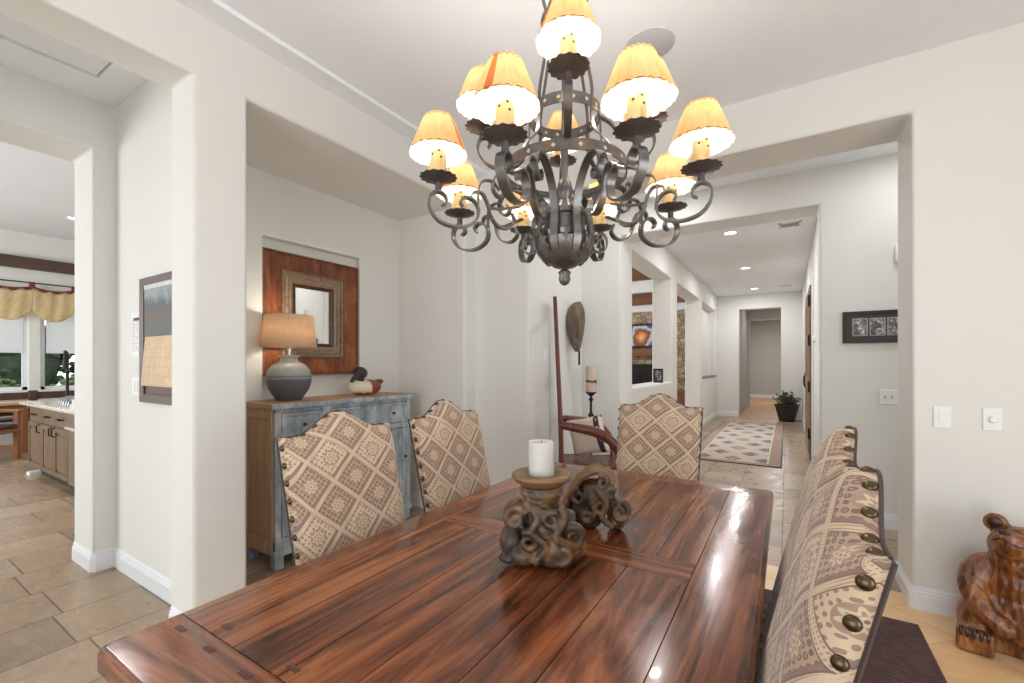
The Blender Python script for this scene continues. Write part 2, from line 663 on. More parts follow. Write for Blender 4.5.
def m_shade():
    n = NT('laced_parchment_shade')
    uv = n.sep(n.coord('UV'))
    u, v = uv[0], uv[1]
    seamw = n.math('MULTIPLY', n.math('GREATER_THAN', u, .02), n.math('LESS_THAN', u, .065))
    wavy = n.math('MULTIPLY', n.math('SINE', n.math('MULTIPLY', u, 2*PI*20)), .03)
    lace = n.math('LESS_THAN', n.math('ABSOLUTE', n.math('SUBTRACT', n.math('ADD', v, wavy), .045)), .011)
    top = n.math('LESS_THAN', n.math('ABSOLUTE', n.math('SUBTRACT', n.math('SUBTRACT', v, wavy), .955)), .016)
    lace = n.math('MAXIMUM', lace, top)
    fib = n.noise(n.comb(n.math('MULTIPLY', u, 40), n.math('MULTIPLY', v, 3), 0), 1, 3)
    base = n.ramp(fib, [(.3, rgb(228, 172, 112)), (.7, rgb(238, 192, 136))])
    base = n.mix(seamw, base, rgb(200, 112, 60))
    base = n.mix(lace, base, rgb(104, 66, 38))
    inside = n.new('NewGeometry').outputs['Backfacing']     # bulb glow inside the shade, put into a white inner face
    base = n.mix(n.math('MULTIPLY', inside, n.math('SUBTRACT', 1, lace)), base, rgb(250, 246, 236))
    t = n.t
    d = n.new('BsdfDiffuse')
    tr = n.new('BsdfTranslucent')
    mx = n.new('MixShader')
    n.put(d.inputs['Color'], base)
    n.put(tr.inputs['Color'], base)
    mx.inputs[0].default_value = .042
    t.links.new(d.outputs[0], mx.inputs[1])
    t.links.new(tr.outputs[0], mx.inputs[2])
    out = [x for x in t.nodes if x.type == 'OUTPUT_MATERIAL'][0]
    t.links.new(mx.outputs[0], out.inputs['Surface'])
    return n.m


MSHADE = m_shade()
MBULB = NT('lit_bulb').set((1, .95, .85)).emit((1, .88, .68), 14).m
MCANLIGHT = NT('lit_downlight_lens').set((1, 1, 1)).emit((1, .96, .9), 6).m


def m_linen():
    n = NT('natural_linen_shade')
    c = n.coord()
    w = n.math('ADD', n.noise(n.vmap(c, (6, 6, 160)), 1, 3), n.noise(n.vmap(c, (150, 150, 5)), 1, 3))
    n.set(n.ramp(n.math('MULTIPLY', w, .5), [(.35, rgb(206, 180, 148)), (.65, rgb(238, 216, 188))]), .85, 0, .2)
    n.bump(w, .15, .002)
    tr = n.new('BsdfTranslucent')
    tr.inputs['Color'].default_value = (*rgb(236, 210, 176), 1)
    mx = n.new('MixShader')
    mx.inputs[0].default_value = .38
    n.t.links.new(n.p.outputs[0], mx.inputs[1])
    n.t.links.new(tr.outputs[0], mx.inputs[2])
    n.t.links.new(mx.outputs[0], [x for x in n.t.nodes if x.type == 'OUTPUT_MATERIAL'][0].inputs['Surface'])
    return n.m


MLINEN = m_linen()


def m_rug(name):
    n = NT(name)
    s = n.sep(n.coord())
    x, y = s[0], s[1]      # x -.6..+.6, y -2.35..2.35
    ax, ay = n.math('ABSOLUTE', x), n.math('ABSOLUTE', y)
    edge = n.math('MINIMUM', n.math('SUBTRACT', .6, ax), n.math('SUBTRACT', 2.35, ay))
    px = n.math('MULTIPLY', x, 2.6)
    py = n.math('MULTIPLY', y, 2.2)
    # stepped medallions in staggered rows
    row = n.math('FLOOR', py)
    off = n.math('MULTIPLY', n.math('MODULO', n.math('ADD', row, 20), 2), .5)
    qx = n.math('ABSOLUTE', n.math('SUBTRACT', n.math('FRACT', n.math('ADD', n.math('ADD', px, off), 20)), .5))
    qy = n.math('ABSOLUTE', n.math('SUBTRACT', n.math('FRACT', n.math('ADD', py, 20)), .5))
    step = n.math('ADD', n.math('SNAP', n.math('MULTIPLY', qx, 1.25), .07), n.math('SNAP', qy, .07))
    jag = n.noise(n.coord(), 24, 2)
    step = n.math('ADD', step, n.math('MULTIPLY', n.math('SUBTRACT', jag, .5), .12))
    col = n.ramp(step, [(0, rgb(176, 128, 98)), (.05, rgb(62, 58, 62)), (.15, rgb(190, 172, 152)), (.21, rgb(60, 56, 58)), (.31, rgb(200, 188, 174))], 'CONSTANT')
    cen = n.math('MULTIPLY', n.math('LESS_THAN', ax, .16), n.math('LESS_THAN', step, .25))
    col = n.mix(n.math('MULTIPLY', cen, .7), col, rgb(188, 148, 120))
    zig = n.math('LESS_THAN', n.math('ABSOLUTE', n.math('SUBTRACT', step, .52)), .025)
    col = n.mix(n.math('MULTIPLY', zig, .55), col, rgb(120, 100, 96))
    bpat = n.mix(n.math('GREATER_THAN', n.noise(n.coord(), 38, 3), .52), rgb(150, 118, 102), rgb(168, 136, 120))
    col = n.mix(n.math('LESS_THAN', edge, .16), col, bpat)
    col = n.mix(n.math('LESS_THAN', n.math('ABSOLUTE', n.math('SUBTRACT', edge, .165)), .012), col, rgb(214, 196, 176))
    col = n.mix(n.math('LESS_THAN', edge, .018), col, rgb(64, 46, 44))
    n.set(col, .95, 0, .1, None, .3)
    n.bump(n.noise(n.coord(), 180, 2), .3, .004)
    return n.m


def m_marug():
    n = NT('dark_plum_sculpted_rug')
    c = n.coord()
    w = n.noise(n.vmap(c, (5, 5, 5)), 1.6, 4, .6, 3.0)
    n.set(n.ramp(w, [(.3, rgb(62, 40, 40)), (.6, rgb(84, 56, 54)), (.8, rgb(96, 66, 62))]), .9, 0, .15, None, .1)
    n.bump(w, .8, .03)
    return n.m


def m_stone():
    n = NT('ledge_stone')
    c = n.vmap(n.coord(), (1, 1, 1.5))
    e = n.voro(c, 5.5, 'DISTANCE_TO_EDGE')
    cc = n.voro(c, 5.5, 'F1', 'Color')
    t = n.math('ADD', n.math('MULTIPLY', cc, .5), n.math('MULTIPLY', n.noise(c, 9, 5), .5))
    b = n.ramp(t, [(.2, rgb(118, 98, 76)), (.4, rgb(160, 138, 110)), (.6, rgb(190, 172, 144)), (.8, rgb(146, 132, 116))])
    b = n.mix(n.math('LESS_THAN', e, .035), b, rgb(84, 68, 54))
    n.set(b, .8, 0, .3)
    n.bump(n.math('MINIMUM', e, .15), .8, .06)
    return n.m


# ------------------------------------------------------------------ room shell
XL = -2.40          # dining room wall on the kitchen side
YF = 3.22           # dining room far wall
HD = 2.73           # door head height
CH = 3.05
TOP = 3.75
BN = dict(bev=.016, seg=3)

bm = bmesh.new()
box(bm, -11.4, 4.6, -4, 21, -.12, 0)
struct('floor', bm, m_tile())



def m_warmtile():  # diagonal tile with the warm window light put into its colour
    n = NT('warm_lit_diagonal_tile')
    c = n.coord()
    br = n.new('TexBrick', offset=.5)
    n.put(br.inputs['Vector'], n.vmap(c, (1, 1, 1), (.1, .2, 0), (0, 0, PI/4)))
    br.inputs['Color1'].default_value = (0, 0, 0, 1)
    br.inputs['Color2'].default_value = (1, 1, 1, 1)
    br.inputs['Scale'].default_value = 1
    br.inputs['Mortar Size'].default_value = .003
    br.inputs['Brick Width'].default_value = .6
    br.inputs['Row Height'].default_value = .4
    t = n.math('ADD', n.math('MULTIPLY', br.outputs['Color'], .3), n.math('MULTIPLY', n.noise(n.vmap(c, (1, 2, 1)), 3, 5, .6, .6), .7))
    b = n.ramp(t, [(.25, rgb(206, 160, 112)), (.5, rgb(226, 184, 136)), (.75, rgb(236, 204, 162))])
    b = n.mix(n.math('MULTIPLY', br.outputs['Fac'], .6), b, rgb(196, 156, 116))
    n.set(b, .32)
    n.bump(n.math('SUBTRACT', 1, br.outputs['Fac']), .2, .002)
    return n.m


struct('floor_dining', bx(XL, 2.6, -2.4, 3.4, -.05, .001), m_warmtile())
# wall between dining room and kitchen side: cased opening, square pier, buffet alcove
ys = [-2.4, -.25, .975, 1.222, 3.06]
struct('wall_left', cells([-2.65, XL], ys, [-.03, HD, TOP],
       lambda x, y, z: z > HD or y < -.25 or .975 < y < 1.222), MW, **BN)
# far wall with the wide opening to the corridor
struct('wall_far', cells([-2.6, -1.85, .585, 4.2], [YF, 3.61], [-.03, HD, TOP],
       lambda x, y, z: z > HD or x < -1.85 or x > .585), MW, **BN)
bm = bx(-3.6, XL, 3.05, 3.26, -.03, TOP)
struct('wall_alcove_end', bm, MW, **BN)
# alcove back wall with the shallow recess that takes the mirror
struct('wall_alcove_back', cells([-3.42, -3.26, -3.2], [1.20, 1.735, 2.585, 3.1], [-.03, 1.02, 2.275, TOP],
       lambda x, y, z: x < -3.26 or not (1.735 < y < 2.585 and 1.02 < z < 2.275)), MW, bev=.008, seg=2)
struct('ceiling_alcove', bx(-3.3, -2.5, 1.1, 3.15, HD+.002, HD+.1), MW)
struct('wall_corridor_end', bx(-4.0, -2.652, 1.085, 1.215, -.03, TOP), MW)
# wall between the little corridor and the kitchen
struct('wall_kitchen', cells([-4.17, -3.79], [-3.1, -1.15, .972, 5.2], [-.03, HD, TOP],
       lambda x, y, z: z > HD or y < -1.15 or y > .972), MW, **BN)
# corridor behind the far wall, and the wall with the hall opening
struct('wall_corridor_left', bx(-2.15, -1.975, 3.55, 5.02, -.03, TOP), MW)
struct('wall_corridor_far', cells([-2.1, -1.53, .24, 4.2], [4.66, 5.02], [-.03, HD, TOP],
       lambda x, y, z: z > HD or x < -1.53 or x > .24), MW, **BN)
# hall
struct('wall_hall_left', cells([-1.85, -1.72, -1.545], [5.0, 5.15, 7.24, 7.65, 9.94, 10.2, 12.3, 12.6], [-.03, 1.055, 2.70, TOP],
       lambda x, y, z: not ((5.15 < y < 7.24 and 1.055 < z < 2.7) or (7.65 < y < 9.94 and z < 2.7) or (10.2 < y < 12.3 and 1.055 < z < 2.7 and x > -1.72))), MW, **BN)
struct('wall_hall_right', bx(.31, .5, 5.0, 12.9, -.03, TOP), MW)
struct('wall_hall_end', cells([-1.9, -1.04, -.125, .5], [12.6, 12.95], [-.03, HD, TOP],
       lambda x, y, z: z > HD or x < -1.04 or x > -.125), MW, **BN)
# passage past the hall
struct('wall_passage_left', bx(-1.3, -1.04, 12.9, 15.6, -.03, TOP), MDIMWALL)
struct('wall_passage_right', bx(.9, 1.1, 12.9, 20, -.03, TOP), MDIMWALL)
struct('wall_passage_far', cells([-1.4, -.985, 0.9], [15.5, 15.7], [-.03, 2.74, TOP], lambda x, y, z: z > 2.74 or x < -.985), MDIMWALL)
struct('wall_passage_end', bx(-1.6, 1.2, 20, 20.2, -.03, TOP), MDIMWALL)
struct('wall_passage_side', bx(-1.5, -1.4, 15.6, 20.1, -.03, TOP), MDIMWALL)
MPWOOD = m_wood('honey_oak_floor', [(.3, rgb(170, 128, 86)), (.55, rgb(196, 154, 108)), (.75, rgb(214, 178, 132))], 1, 14, (.3, .45), False, .05, 1)
struct('floor_passage', bx(-1.4, 1.0, 12.62, 20.05, -.05, .004), MPWOOD)
struct('ceiling_passage', bx(-1.5, 1.2, 12.9, 20.2, CH, CH+.1), MCEIL)
# ceilings
struct('ceiling', bx(-2.45, 3.2, -2.6, 3.4, CH, CH+.12), MCEIL)
struct('trim_1', bx(XL-.02, -2.262, -2.4, YF+.01, 3.026, CH+.02), MCEIL, bev=.004)
struct('ceiling_corridor', bx(-2.1, 4.2, 3.5, 4.8, CH, CH+.1), MCEIL)
struct('ceiling_hall', bx(-1.8, .5, 4.9, 12.7, 3.1, 3.2), MCEIL)
struct('ceiling_side_passage', cells([-3.9, -3.5, -2.86, -2.6], [-3.2, -.35, .92, 1.2], [CH, CH+.045, CH+.12],
       lambda x, y, z: z > CH+.045 or not (-3.5 < x < -2.86 and -.35 < y < .92)), MCEIL)
struct('ceiling_kitchen', bx(-11.2, -4.0, -3.2, 5.2, 3.57, 3.69), MCEIL)
# walls behind the camera, with openings added to let the fill light in
struct('wall_near', cells([-2.7, -1.8, 1.4, 3.2], [-2.6, -2.4], [-.03, .10, 2.5, TOP],
       lambda x, y, z: not (-1.8 < x < 1.4 and .10 < z < 2.5)), MW, **BN)
struct('wall_right', cells([2.6, 2.8], [-2.7, -1.7, 1.5, 3.3], [-.03, .10, 2.5, TOP],
       lambda x, y, z: not (-1.7 < y < 1.5 and .10 < z < 2.5)), MW, **BN)


def window_bars(name, horizontal_axis, a0, a1, z0, z1, plane, n):
    bm = bmesh.new()
    w = .05

    def bar(p0, p1, q0, q1):
        if horizontal_axis == 'x':
            box(bm, p0, p1, plane-.03, plane+.03, q0, q1)
        else:
            box(bm, plane-.03, plane+.03, p0, p1, q0, q1)
    bar(a0, a1, z0, z0+w)
    bar(a0, a1, z1-w, z1)
    for i in range(n+1):
        c = a0+w/2+(a1-a0-w)*i/n
        bar(c-w/2, c+w/2, z0, z1)
    return struct(name, bm, MTRIM)


window_bars('window_1', 'x', -1.8, 1.4, .10, 2.5, -2.5, 3)  # unseen windows added for the near and side fill lights
window_bars('window_2', 'y', -1.7, 1.5, .10, 2.5, 2.7, 3)

# kitchen outer walls
XW = -11.0
struct('wall_kitchen_window', cells([XW-.2, XW], [-3.2, .9, 2.0, 2.147, 3.25, 5.2], [-.03, .897, 2.62, TOP],
       lambda x, y, z: not (.897 < z < 2.62 and (.9 < y < 2.0 or 2.147 < y < 3.25))), MW, bev=.01)
struct('wall_kitchen_far', bx(-11.2, -4.17, 5.0, 5.2, -.03, TOP), MW)
struct('wall_kitchen_near', cells([-11.2, -9.9, -5.3, -3.75, -2.75, -2.6], [-3.2, -3.05], [-.03, .85, 2.7, TOP],
       lambda x, y, z: not (.85 < z < 2.7 and (-9.9 < x < -5.3 or -3.75 < x < -2.75))), MW)
window_bars('window_6', 'x', -9.9, -5.3, .85, 2.7, -3.12, 4)  # unseen windows added for the kitchen and entry fill lights
window_bars('window_7', 'x', -3.75, -2.75, .85, 2.7, -3.12, 1)
for k, (a, b) in enumerate(((.9, 2.0), (2.147, 3.25))):
    bm = bmesh.new()
    for (p0, p1, q0, q1) in ((a, a+.06, .897, 2.62), (b-.06, b, .897, 2.62), (a, b, .897, .95), (a, b, 2.57, 2.62)):
        box(bm, XW-.13, XW-.07, p0, p1, q0, q1)
    struct('window_%d' % (k+3), bm, MTRIM)
g = NT('window_glass')
g.set((1, 1, 1), 0.0)
g.p.inputs['Transmission Weight'].default_value = 1
g.p.inputs['IOR'].default_value = 1.02
bm = bmesh.new()
box(bm, XW-.105, XW-.1, .93, 1.97, .92, 2.6)
box(bm, XW-.105, XW-.1, 2.18, 3.22, .92, 2.6)
struct('window_5', bm, g.m)

# living room beyond the hall
MST = m_stone()
struct('wall_living_far', bx(-8.0, -1.8, 13.0, 13.3, -.03, 4.2), MST)
struct('wall_living_near', bx(-9, -2.1, 4.8, 5.0, -.03, 4.2), MW)
struct('ceiling_living', bx(-9, -1.6, 4.8, 13.3, 4.15, 4.3), MCEIL)
MBEAM = m_wood('stained_pine_beam', [(.3, rgb(86, 54, 32)), (.55, rgb(120, 78, 48)), (.75, rgb(146, 100, 64))], 1.5, 14, (.4, .6), False, .1, 0)
MMANT = m_wood('orange_brown_mantel_pine', [(.3, rgb(92, 58, 34)), (.55, rgb(126, 82, 50)), (.75, rgb(148, 102, 64))], 1.5, 14, (.4, .6), False, .1, 0)
bm = bmesh.new()
box(bm, -8.0, -1.86, 12.75, 13.02, 3.05, 3.38)
struct('trim_2', bm, MBEAM)
bm = bmesh.new()
box(bm, -8.0, -1.86, 12.6, 13.02, 3.38, 3.72)
box(bm, -8.0, -1.86, 12.85, 13.02, 2.86, 3.05)
struct('trim_3', bm, MTRIM)
struct('trim_4', bx(-8.0, -1.86, 12.55, 13.02, 3.72, 4.15), MBEAM)


# baseboards: moulded section swept along the wall foot; the room lies to the left of the path
def baseboard(name, path, h=.127):
    prof = [(0, 0), (.016, 0), (.016, h*.66), (.012, h*.69), (.014, h*.74), (.012, h*.79), (.008, h*.82), (.010, h*.88), (.006, h*.94), (.004, h), (0, h)]
    P = [Vector((x, y)) for x, y in path]
    bm = bmesh.new()
    rings = []
    N = len(P)
    for i in range(N):
        def nrm(a, b):
            d = (b-a).normalized()
            return Vector((-d.y, d.x))
        if i == 0:
            m = nrm(P[0], P[1])
        elif i == N-1:
            m = nrm(P[-2], P[-1])
        else:
            n1, n2 = nrm(P[i-1], P[i]), nrm(P[i], P[i+1])
            m = (n1+n2)/(1+n1.dot(n2))
        rings.append([bm.verts.new((P[i].x+m.x*(o-.003), P[i].y+m.y*(o-.003), z)) for o, z in prof])
    K = len(prof)
    for i in range(N-1):
        for k in range(K):
            j = (k+1) % K
            bm.faces.new((rings[i][k], rings[i+1][k], rings[i+1][j], rings[i][j]))
    bm.faces.new(rings[0])
    bm.faces.new(list(reversed(rings[-1])))
    bmesh.ops.recalc_face_normals(bm, faces=bm.faces[:])
    return struct(name, bm, MTRIM)


c = .016
baseboard('baseboard_right', [(2.6, YF), (.585+c, YF), (.585, YF+c), (.585, 3.61-c), (.585+c, 3.61), (3.5, 3.61)])
baseboard('baseboard_corridor', [(-2.652, 1.085), (-3.79, 1.085), (-3.79, .972+c), (-3.79-c, .972), (-4.17+c, .972), (-4.17, .972+c), (-4.17, 2.5)])
baseboard('baseboard_left', [(-2.65, 1.22), (-2.65, .975+c), (-2.65+c, .975), (XL-c, .975), (XL, .975+c), (XL, 1.222-c), (XL-c, 1.222), (-2.65, 1.222)][::-1])
baseboard('baseboard_alcove', [(-1.85, 3.6), (-1.85, YF+c), (-1.85-c, YF), (XL, YF), (XL, 3.05+c), (XL-c, 3.05), (-3.2, 3.05), (-3.2, 1.25)])
baseboard('baseboard_corridor_far', [(3.5, 4.66), (.24+c, 4.66), (.24, 4.66+c), (.24, 5.0)])
baseboard('baseboard_hall_left', [(-1.04-c, 12.6), (-1.545, 12.6), (-1.545, 9.94)])
baseboard('baseboard_hall_pier', [(-1.545, 7.65-c), (-1.545, 5.02), (-1.53, 5.0), (-1.53, 4.66+c), (-1.53-c, 4.66), (-1.975, 4.66), (-1.975, 3.62)])
baseboard('baseboard_hall_right', [(.31, 5.05), (.31, 7.0)])
baseboard('baseboard_hall_end', [(.31, 9.1), (.31, 12.6), (-.125+c, 12.6)])
baseboard('baseboard_passage', [(.9, 20), (-1.4, 20)])

# rugs
rug = fin('hall_rug', bx(-.6, .6, -2.35, 2.35, 0, .009), m_rug('southwestern_runner_weave'), loc=(-.655, 8.98, .001))
tag(rug, 'cream hall runner rug with stepped dark motifs and rose brown border', 'rug')
rug2 = fin('dining_rug', bx(-1.3, 1.24, -1.9, 1.78, 0, .010), m_marug(), loc=(-.67, 1.23, .001), bev=.004)
tag(rug2, 'dark plum sculpted rug lying under the dining table', 'rug')

# ------------------------------------------------------------------ dining table
TX0, TX1, TY0, TY1, TZ = -1.21, -.052, .312, 2.362, .76
tab = thing('dining_table', 'long polished red brown plank dining table with carved candle holders on it', 'table', (-.631, 1.337, 0))
bm = bmesh.new()
uvl = bm.loops.layers.uv.new('UVMap')


def board(x0, x1, y0, y1, along, outer=(), z0=TZ-.055, z1=TZ):
    """one plank of the top; outer = sides on the table's rim, rounded over"""
    b2 = bmesh.new()
    g = .0012
    X0, X1 = x0+(0 if 'x0' in outer else g), x1-(0 if 'x1' in outer else g)
    Y0, Y1 = y0+(0 if 'y0' in outer else g), y1-(0 if 'y1' in outer else g)
    v, f = box(b2, X0, X1, Y0, Y1, z0, z1)
    rim, seam, corner = [], [], []
    for e in b2.edges:
        a, b = e.verts[0].co, e.verts[1].co
        on = [('x0', abs(a.x-X0)+abs(b.x-X0)), ('x1', abs(a.x-X1)+abs(b.x-X1)), ('y0', abs(a.y-Y0)+abs(b.y-Y0)), ('y1', abs(a.y-Y1)+abs(b.y-Y1))]
        sides = [k for k, d in on if d < 1e-6]
        if abs(a.z-b.z) > .01:
            if len([s for s in sides if s in outer]) == 2:
                corner.append(e)
        elif any(s in outer for s in sides):
            rim.append(e)
        elif a.z > z1-.001:
            seam.append(e)
    if corner:
        bmesh.ops.bevel(b2, geom=corner, offset=.022, segments=4, affect='EDGES', profile=.5)
        rim, seam = [], []
        for e in b2.edges:
            a, b = e.verts[0].co, e.verts[1].co
            if abs(a.z-b.z) < 1e-5:
                inner = False
                for s, val, ax in (('x0', X0, 0), ('x1', X1, 0), ('y0', Y0, 1), ('y1', Y1, 1)):
                    if s not in outer and abs(a[ax]-val) < 1e-5 and abs(b[ax]-val) < 1e-5:
                        inner = True
                if len(e.link_faces) == 2 and abs(e.link_faces[0].normal.dot(e.link_faces[1].normal)) < .5:
                    (seam if inner else rim).append(e)
    if rim:
        bmesh.ops.bevel(b2, geom=rim, offset=.014, segments=4, affect='EDGES', profile=.5)
    b2.normal_update()
    ou, ov = random.uniform(0, 30), random.uniform(0, 30)
    mp = {}
    for vv in b2.verts:
        j = random.uniform(-.0003, .0003)
        mp[vv] = bm.verts.new(Vector((vv.co.x, vv.co.y, vv.co.z))-Vector((-.631, 1.337, 0)))
    for ff in b2.faces:
        nf = bm.faces.new([mp[x] for x in ff.verts])
        nf.smooth = True
        for lp, ol in zip(nf.loops, ff.loops):
            p = ol.vert.co
            if along == 'y':
                lp[uvl].uv = (p.y+ou, p.x+ov+p.z)
            else:
                lp[uvl].uv = (p.x+ou, p.y+ov+p.z)
    b2.free()


bl, br_, bn = .13, .17, .15
yc0, yc1 = 1.25, 1.365
board(TX0, TX1, TY0, TY0+bn, 'x', ('x0', 'x1', 'y0'))
board(TX0, TX1, TY1-bn*.8, TY1, 'x', ('x0', 'x1', 'y1'))
ya, yb = TY0+bn, TY1-bn*.8
board(TX0, TX0+bl, ya, yb, 'y', ('x0',))
board(TX1-br_, TX1, ya, yb, 'y', ('x1',))
board(TX0+bl, TX1-br_, yc0, yc1, 'x')
w_ = [.115, .16, .14, .155, .12, .168]
s_ = (TX1-br_-TX0-bl)/sum(w_)
for (p, q) in ((ya, yc0), (yc1, yb)):
    x = TX0+bl
    for w in w_:
        board(x, x+w*s_, p, q, 'y')
        x += w*s_
    random.shuffle(w_)
o = fin('tabletop', bm, MTABLE, tab)
o.data.set_sharp_from_angle(angle=math.radians(45))
for (yy, xs9) in ((TY0+bn-.028, (-1.13, -1.0, -.86, -.70, -.52, -.34, -.18)), (TY0+bn+.03, (-1.05, -.80, -.60, -.42)), (TY1-bn*.8+.03, (-1.1, -.85, -.6, -.35, -.15))):
    for xx in xs9:
        pg = bx(xx-.016, xx+.016, yy-.006, yy+.006, TZ-.01, TZ+.0009)
        bmesh.ops.translate(pg, verts=pg.verts[:], vec=(.631, -1.337, 0))
        fin('peg', pg, MDARKWOOD, tab)
fin('underframe', bx(-.555, .555, -1.0, 1.0, TZ-.062, TZ-.05), MDARKWOOD, tab)
bm = bmesh.new()
for s in (-1, 1):
    box(bm, s*.44-.02, s*.44+.02, -.84, .84, TZ-.17, TZ-.062)
    box(bm, -.46, .46, s*.84-.02, s*.84+.02, TZ-.17, TZ-.062)
fin('apron', bm, MDARKWOOD, tab, bev=.004)
for sx in (-1, 1):
    for sy in (-1, 1):
        bm = bmesh.new()
        lathe(bm, [(.035, .015), (.045, .03), (.038, .08), (.05, .16), (.034, .22), (.052, .36), (.058, .44), (.04, .5), (.055, .53), (.055, .60)], 20,
              Matrix.Translation((sx*.40, sy*.80, 0)))
        fin('leg', bm, MDARKWOOD, tab, smooth=True)

# ------------------------------------------------------------------ upholstered chairs
HW = .241


def crest(x, z=1.147):
    t = abs(x)/HW
    if t < .74:
        s = t/.74
        return z-.074*(s*s*(3-2*s))
    return z-.074+.004*((t-.74)/.26)


def front_y(z):
    return -.150-.23*(z-.48)


def back_bm():
    bm = bmesh.new()
    uvl = bm.loops.layers.uv.new('UVMap')
    nx, nz = 36, 24
    zb = .42
    th, roll = .022, .050
    F, B = [], []
    for i in range(nx+1):
        x = -HW*math.cos(PI*i/nx)
        zt = crest(x)
        cf, cb = [], []
        for k in range(nz+1):
            t = 1-(1-k/nz)**1.7
            z = zb+(zt-zb)*t
            nar = 1-.05*(1-(z-zb)/.75)
            e = min(1, max(0, (1-abs(x)/HW)/.32))
            e2 = min(1, max(0, (zt-z)/.12))
            puff = roll*math.sqrt(e*(2-e))*math.sqrt(e2*(2-e2))
            cf.append((bm.verts.new((x*nar, front_y(z)+puff-roll, z)), x+math.copysign(.030*(1-e)**2, x), z+.030*(1-e2)**2))
            cb.append((bm.verts.new((x*nar, front_y(z)-roll-th, z)), x+math.copysign(.030*(1-e)**2, x), z+.030*(1-e2)**2))
        F.append(cf)
        B.append(cb)

    def quad(vs, uvs):
        f = bm.faces.new([a for a in vs])
        f.smooth = True
        for lp, w in zip(f.loops, uvs):
            lp[uvl].uv = w
    for i in range(nx):
        for k in range(nz):
            q = [F[i][k], F[i+1][k], F[i+1][k+1], F[i][k+1]]
            quad([a[0] for a in q], [(a[1], a[2]) for a in q])
            q = [B[i][k], B[i][k+1], B[i+1][k+1], B[i+1][k]]
            quad([a[0] for a in q], [(a[1]+.4, a[2]) for a in q])
    for k in range(nz):
        for i, sgn in ((0, 1), (nx, -1)):
            f0, f1, b0, b1 = F[i][k], F[i][k+1], B[i][k], B[i][k+1]
            q = [f0, f1, b1, b0] if sgn == 1 else [f0, b0, b1, f1]
            uv = {f0[0]: (f0[1], f0[2]), f1[0]: (f1[1], f1[2]), b0[0]: (b0[1]-sgn*th, b0[2]), b1[0]: (b1[1]-sgn*th, b1[2])}
            quad([a[0] for a in q], [uv[a[0]] for a in q])
    for i in range(nx):
        for k in (0, nz):
            f0, f1, b0, b1 = F[i][k], F[i+1][k], B[i][k], B[i+1][k]
            uv = {f0[0]: (f0[1], f0[2]), f1[0]: (f1[1], f1[2]), b0[0]: (b0[1], b0[2]+th), b1[0]: (b1[1], b1[2]+th)}
            q = [f0, b0, b1, f1] if k == 0 else [f0, f1, b1, b0]
            quad([a[0] for a in q], [uv[a[0]] for a in q])
    bmesh.ops.recalc_face_normals(bm, faces=bm.faces[:])
    return bm


def nail_bm():
    bm = bmesh.new()
    lathe(bm, [(.0125, 0), (.0125, .001), (.0112, .004), (.0085, .0068), (.0045, .0085), (0.0004, .009)], 14)
    return bm


CH0 = thing('dining_chair', 'x', 'chair')
o = fin('backrest', back_bm(), MFAB, CH0)
o.data.set_sharp_from_angle(angle=math.radians(60))
bm = bmesh.new()
uvl = bm.loops.layers.uv.new('UVMap')
box(bm, -.238, .238, -.19, .27, .40, .475)
for f in bm.faces:
    for lp in f.loops:
        lp[uvl].uv = (lp.vert.co.x+.05, lp.vert.co.y+lp.vert.co.z)
fin('seat', bm, MFAB, CH0, bev=.03, seg=4)
bm = bmesh.new()
box(bm, -.23, .23, -.2, .255, .345, .405)
fin('seat_rail', bm, MDARKWOOD, CH0, bev=.004)
for sx in (-1, 1):
    for sy, ly in ((1, .22), (-1, -.19)):
        bm = bmesh.new()
        v, f = box(bm, sx*.205-.026, sx*.205+.026, ly-.026, ly+.026, .0, .35)
        for vv in v:
            if vv.co.z < .1:
                vv.co.x = sx*.205+(vv.co.x-sx*.205)*.7
                vv.co.y = ly+(vv.co.y-ly)*.7+(-.06 if sy < 0 else 0)
        fin('leg', bm, MDARKWOOD, CH0, bev=.004)
# dark welt along the outer back edge, then the nailheads
bm = bmesh.new()
pth = [(-HW*.952, front_y(.45)-.072, .45), (-HW*.98, front_y(.8)-.072, .8)]
pth += [(-HW+2*HW*i/24, front_y(crest(-HW+2*HW*i/24))-.072, crest(-HW+2*HW*i/24)) for i in range(25)]
pth += [(HW*.98, front_y(.8)-.072, .8), (HW*.952, front_y(.45)-.072, .45)]
tube(bm, pth, .0035, 6)
w = fin('welt', bm, flat('dark_welt_cord', rgb(58, 44, 40), .6), CH0, smooth=True)
nail0 = None


def put_nail(loc, normal):
    global nail0
    if nail0 is None:
        n = fin('nail', nail_bm(), MNAIL, CH0, smooth=True)
        nail0 = n
    else:
        n = nail0.copy()
        COL.objects.link(n)
        n.parent = CH0
    n.location = loc
    n.scale = (.9, .9, .9)
    n.rotation_euler = Vector(normal).to_track_quat('Z', 'X').to_euler()


for sx in (-1, 1):
    for k in range(10):
        z = 1.045-.058*k
        nar = 1-.05*(1-(z-.42)/.75)
        put_nail((sx*(HW-.0002)*nar, front_y(z)-.050, z), (sx, .06, 0))
for k in range(9):
    x = -.205+.41*k/8
    put_nail((x, front_y(crest(x))-.058, crest(x)-.001), ((crest(x-.01)-crest(x+.01))/.02, 0, 1))

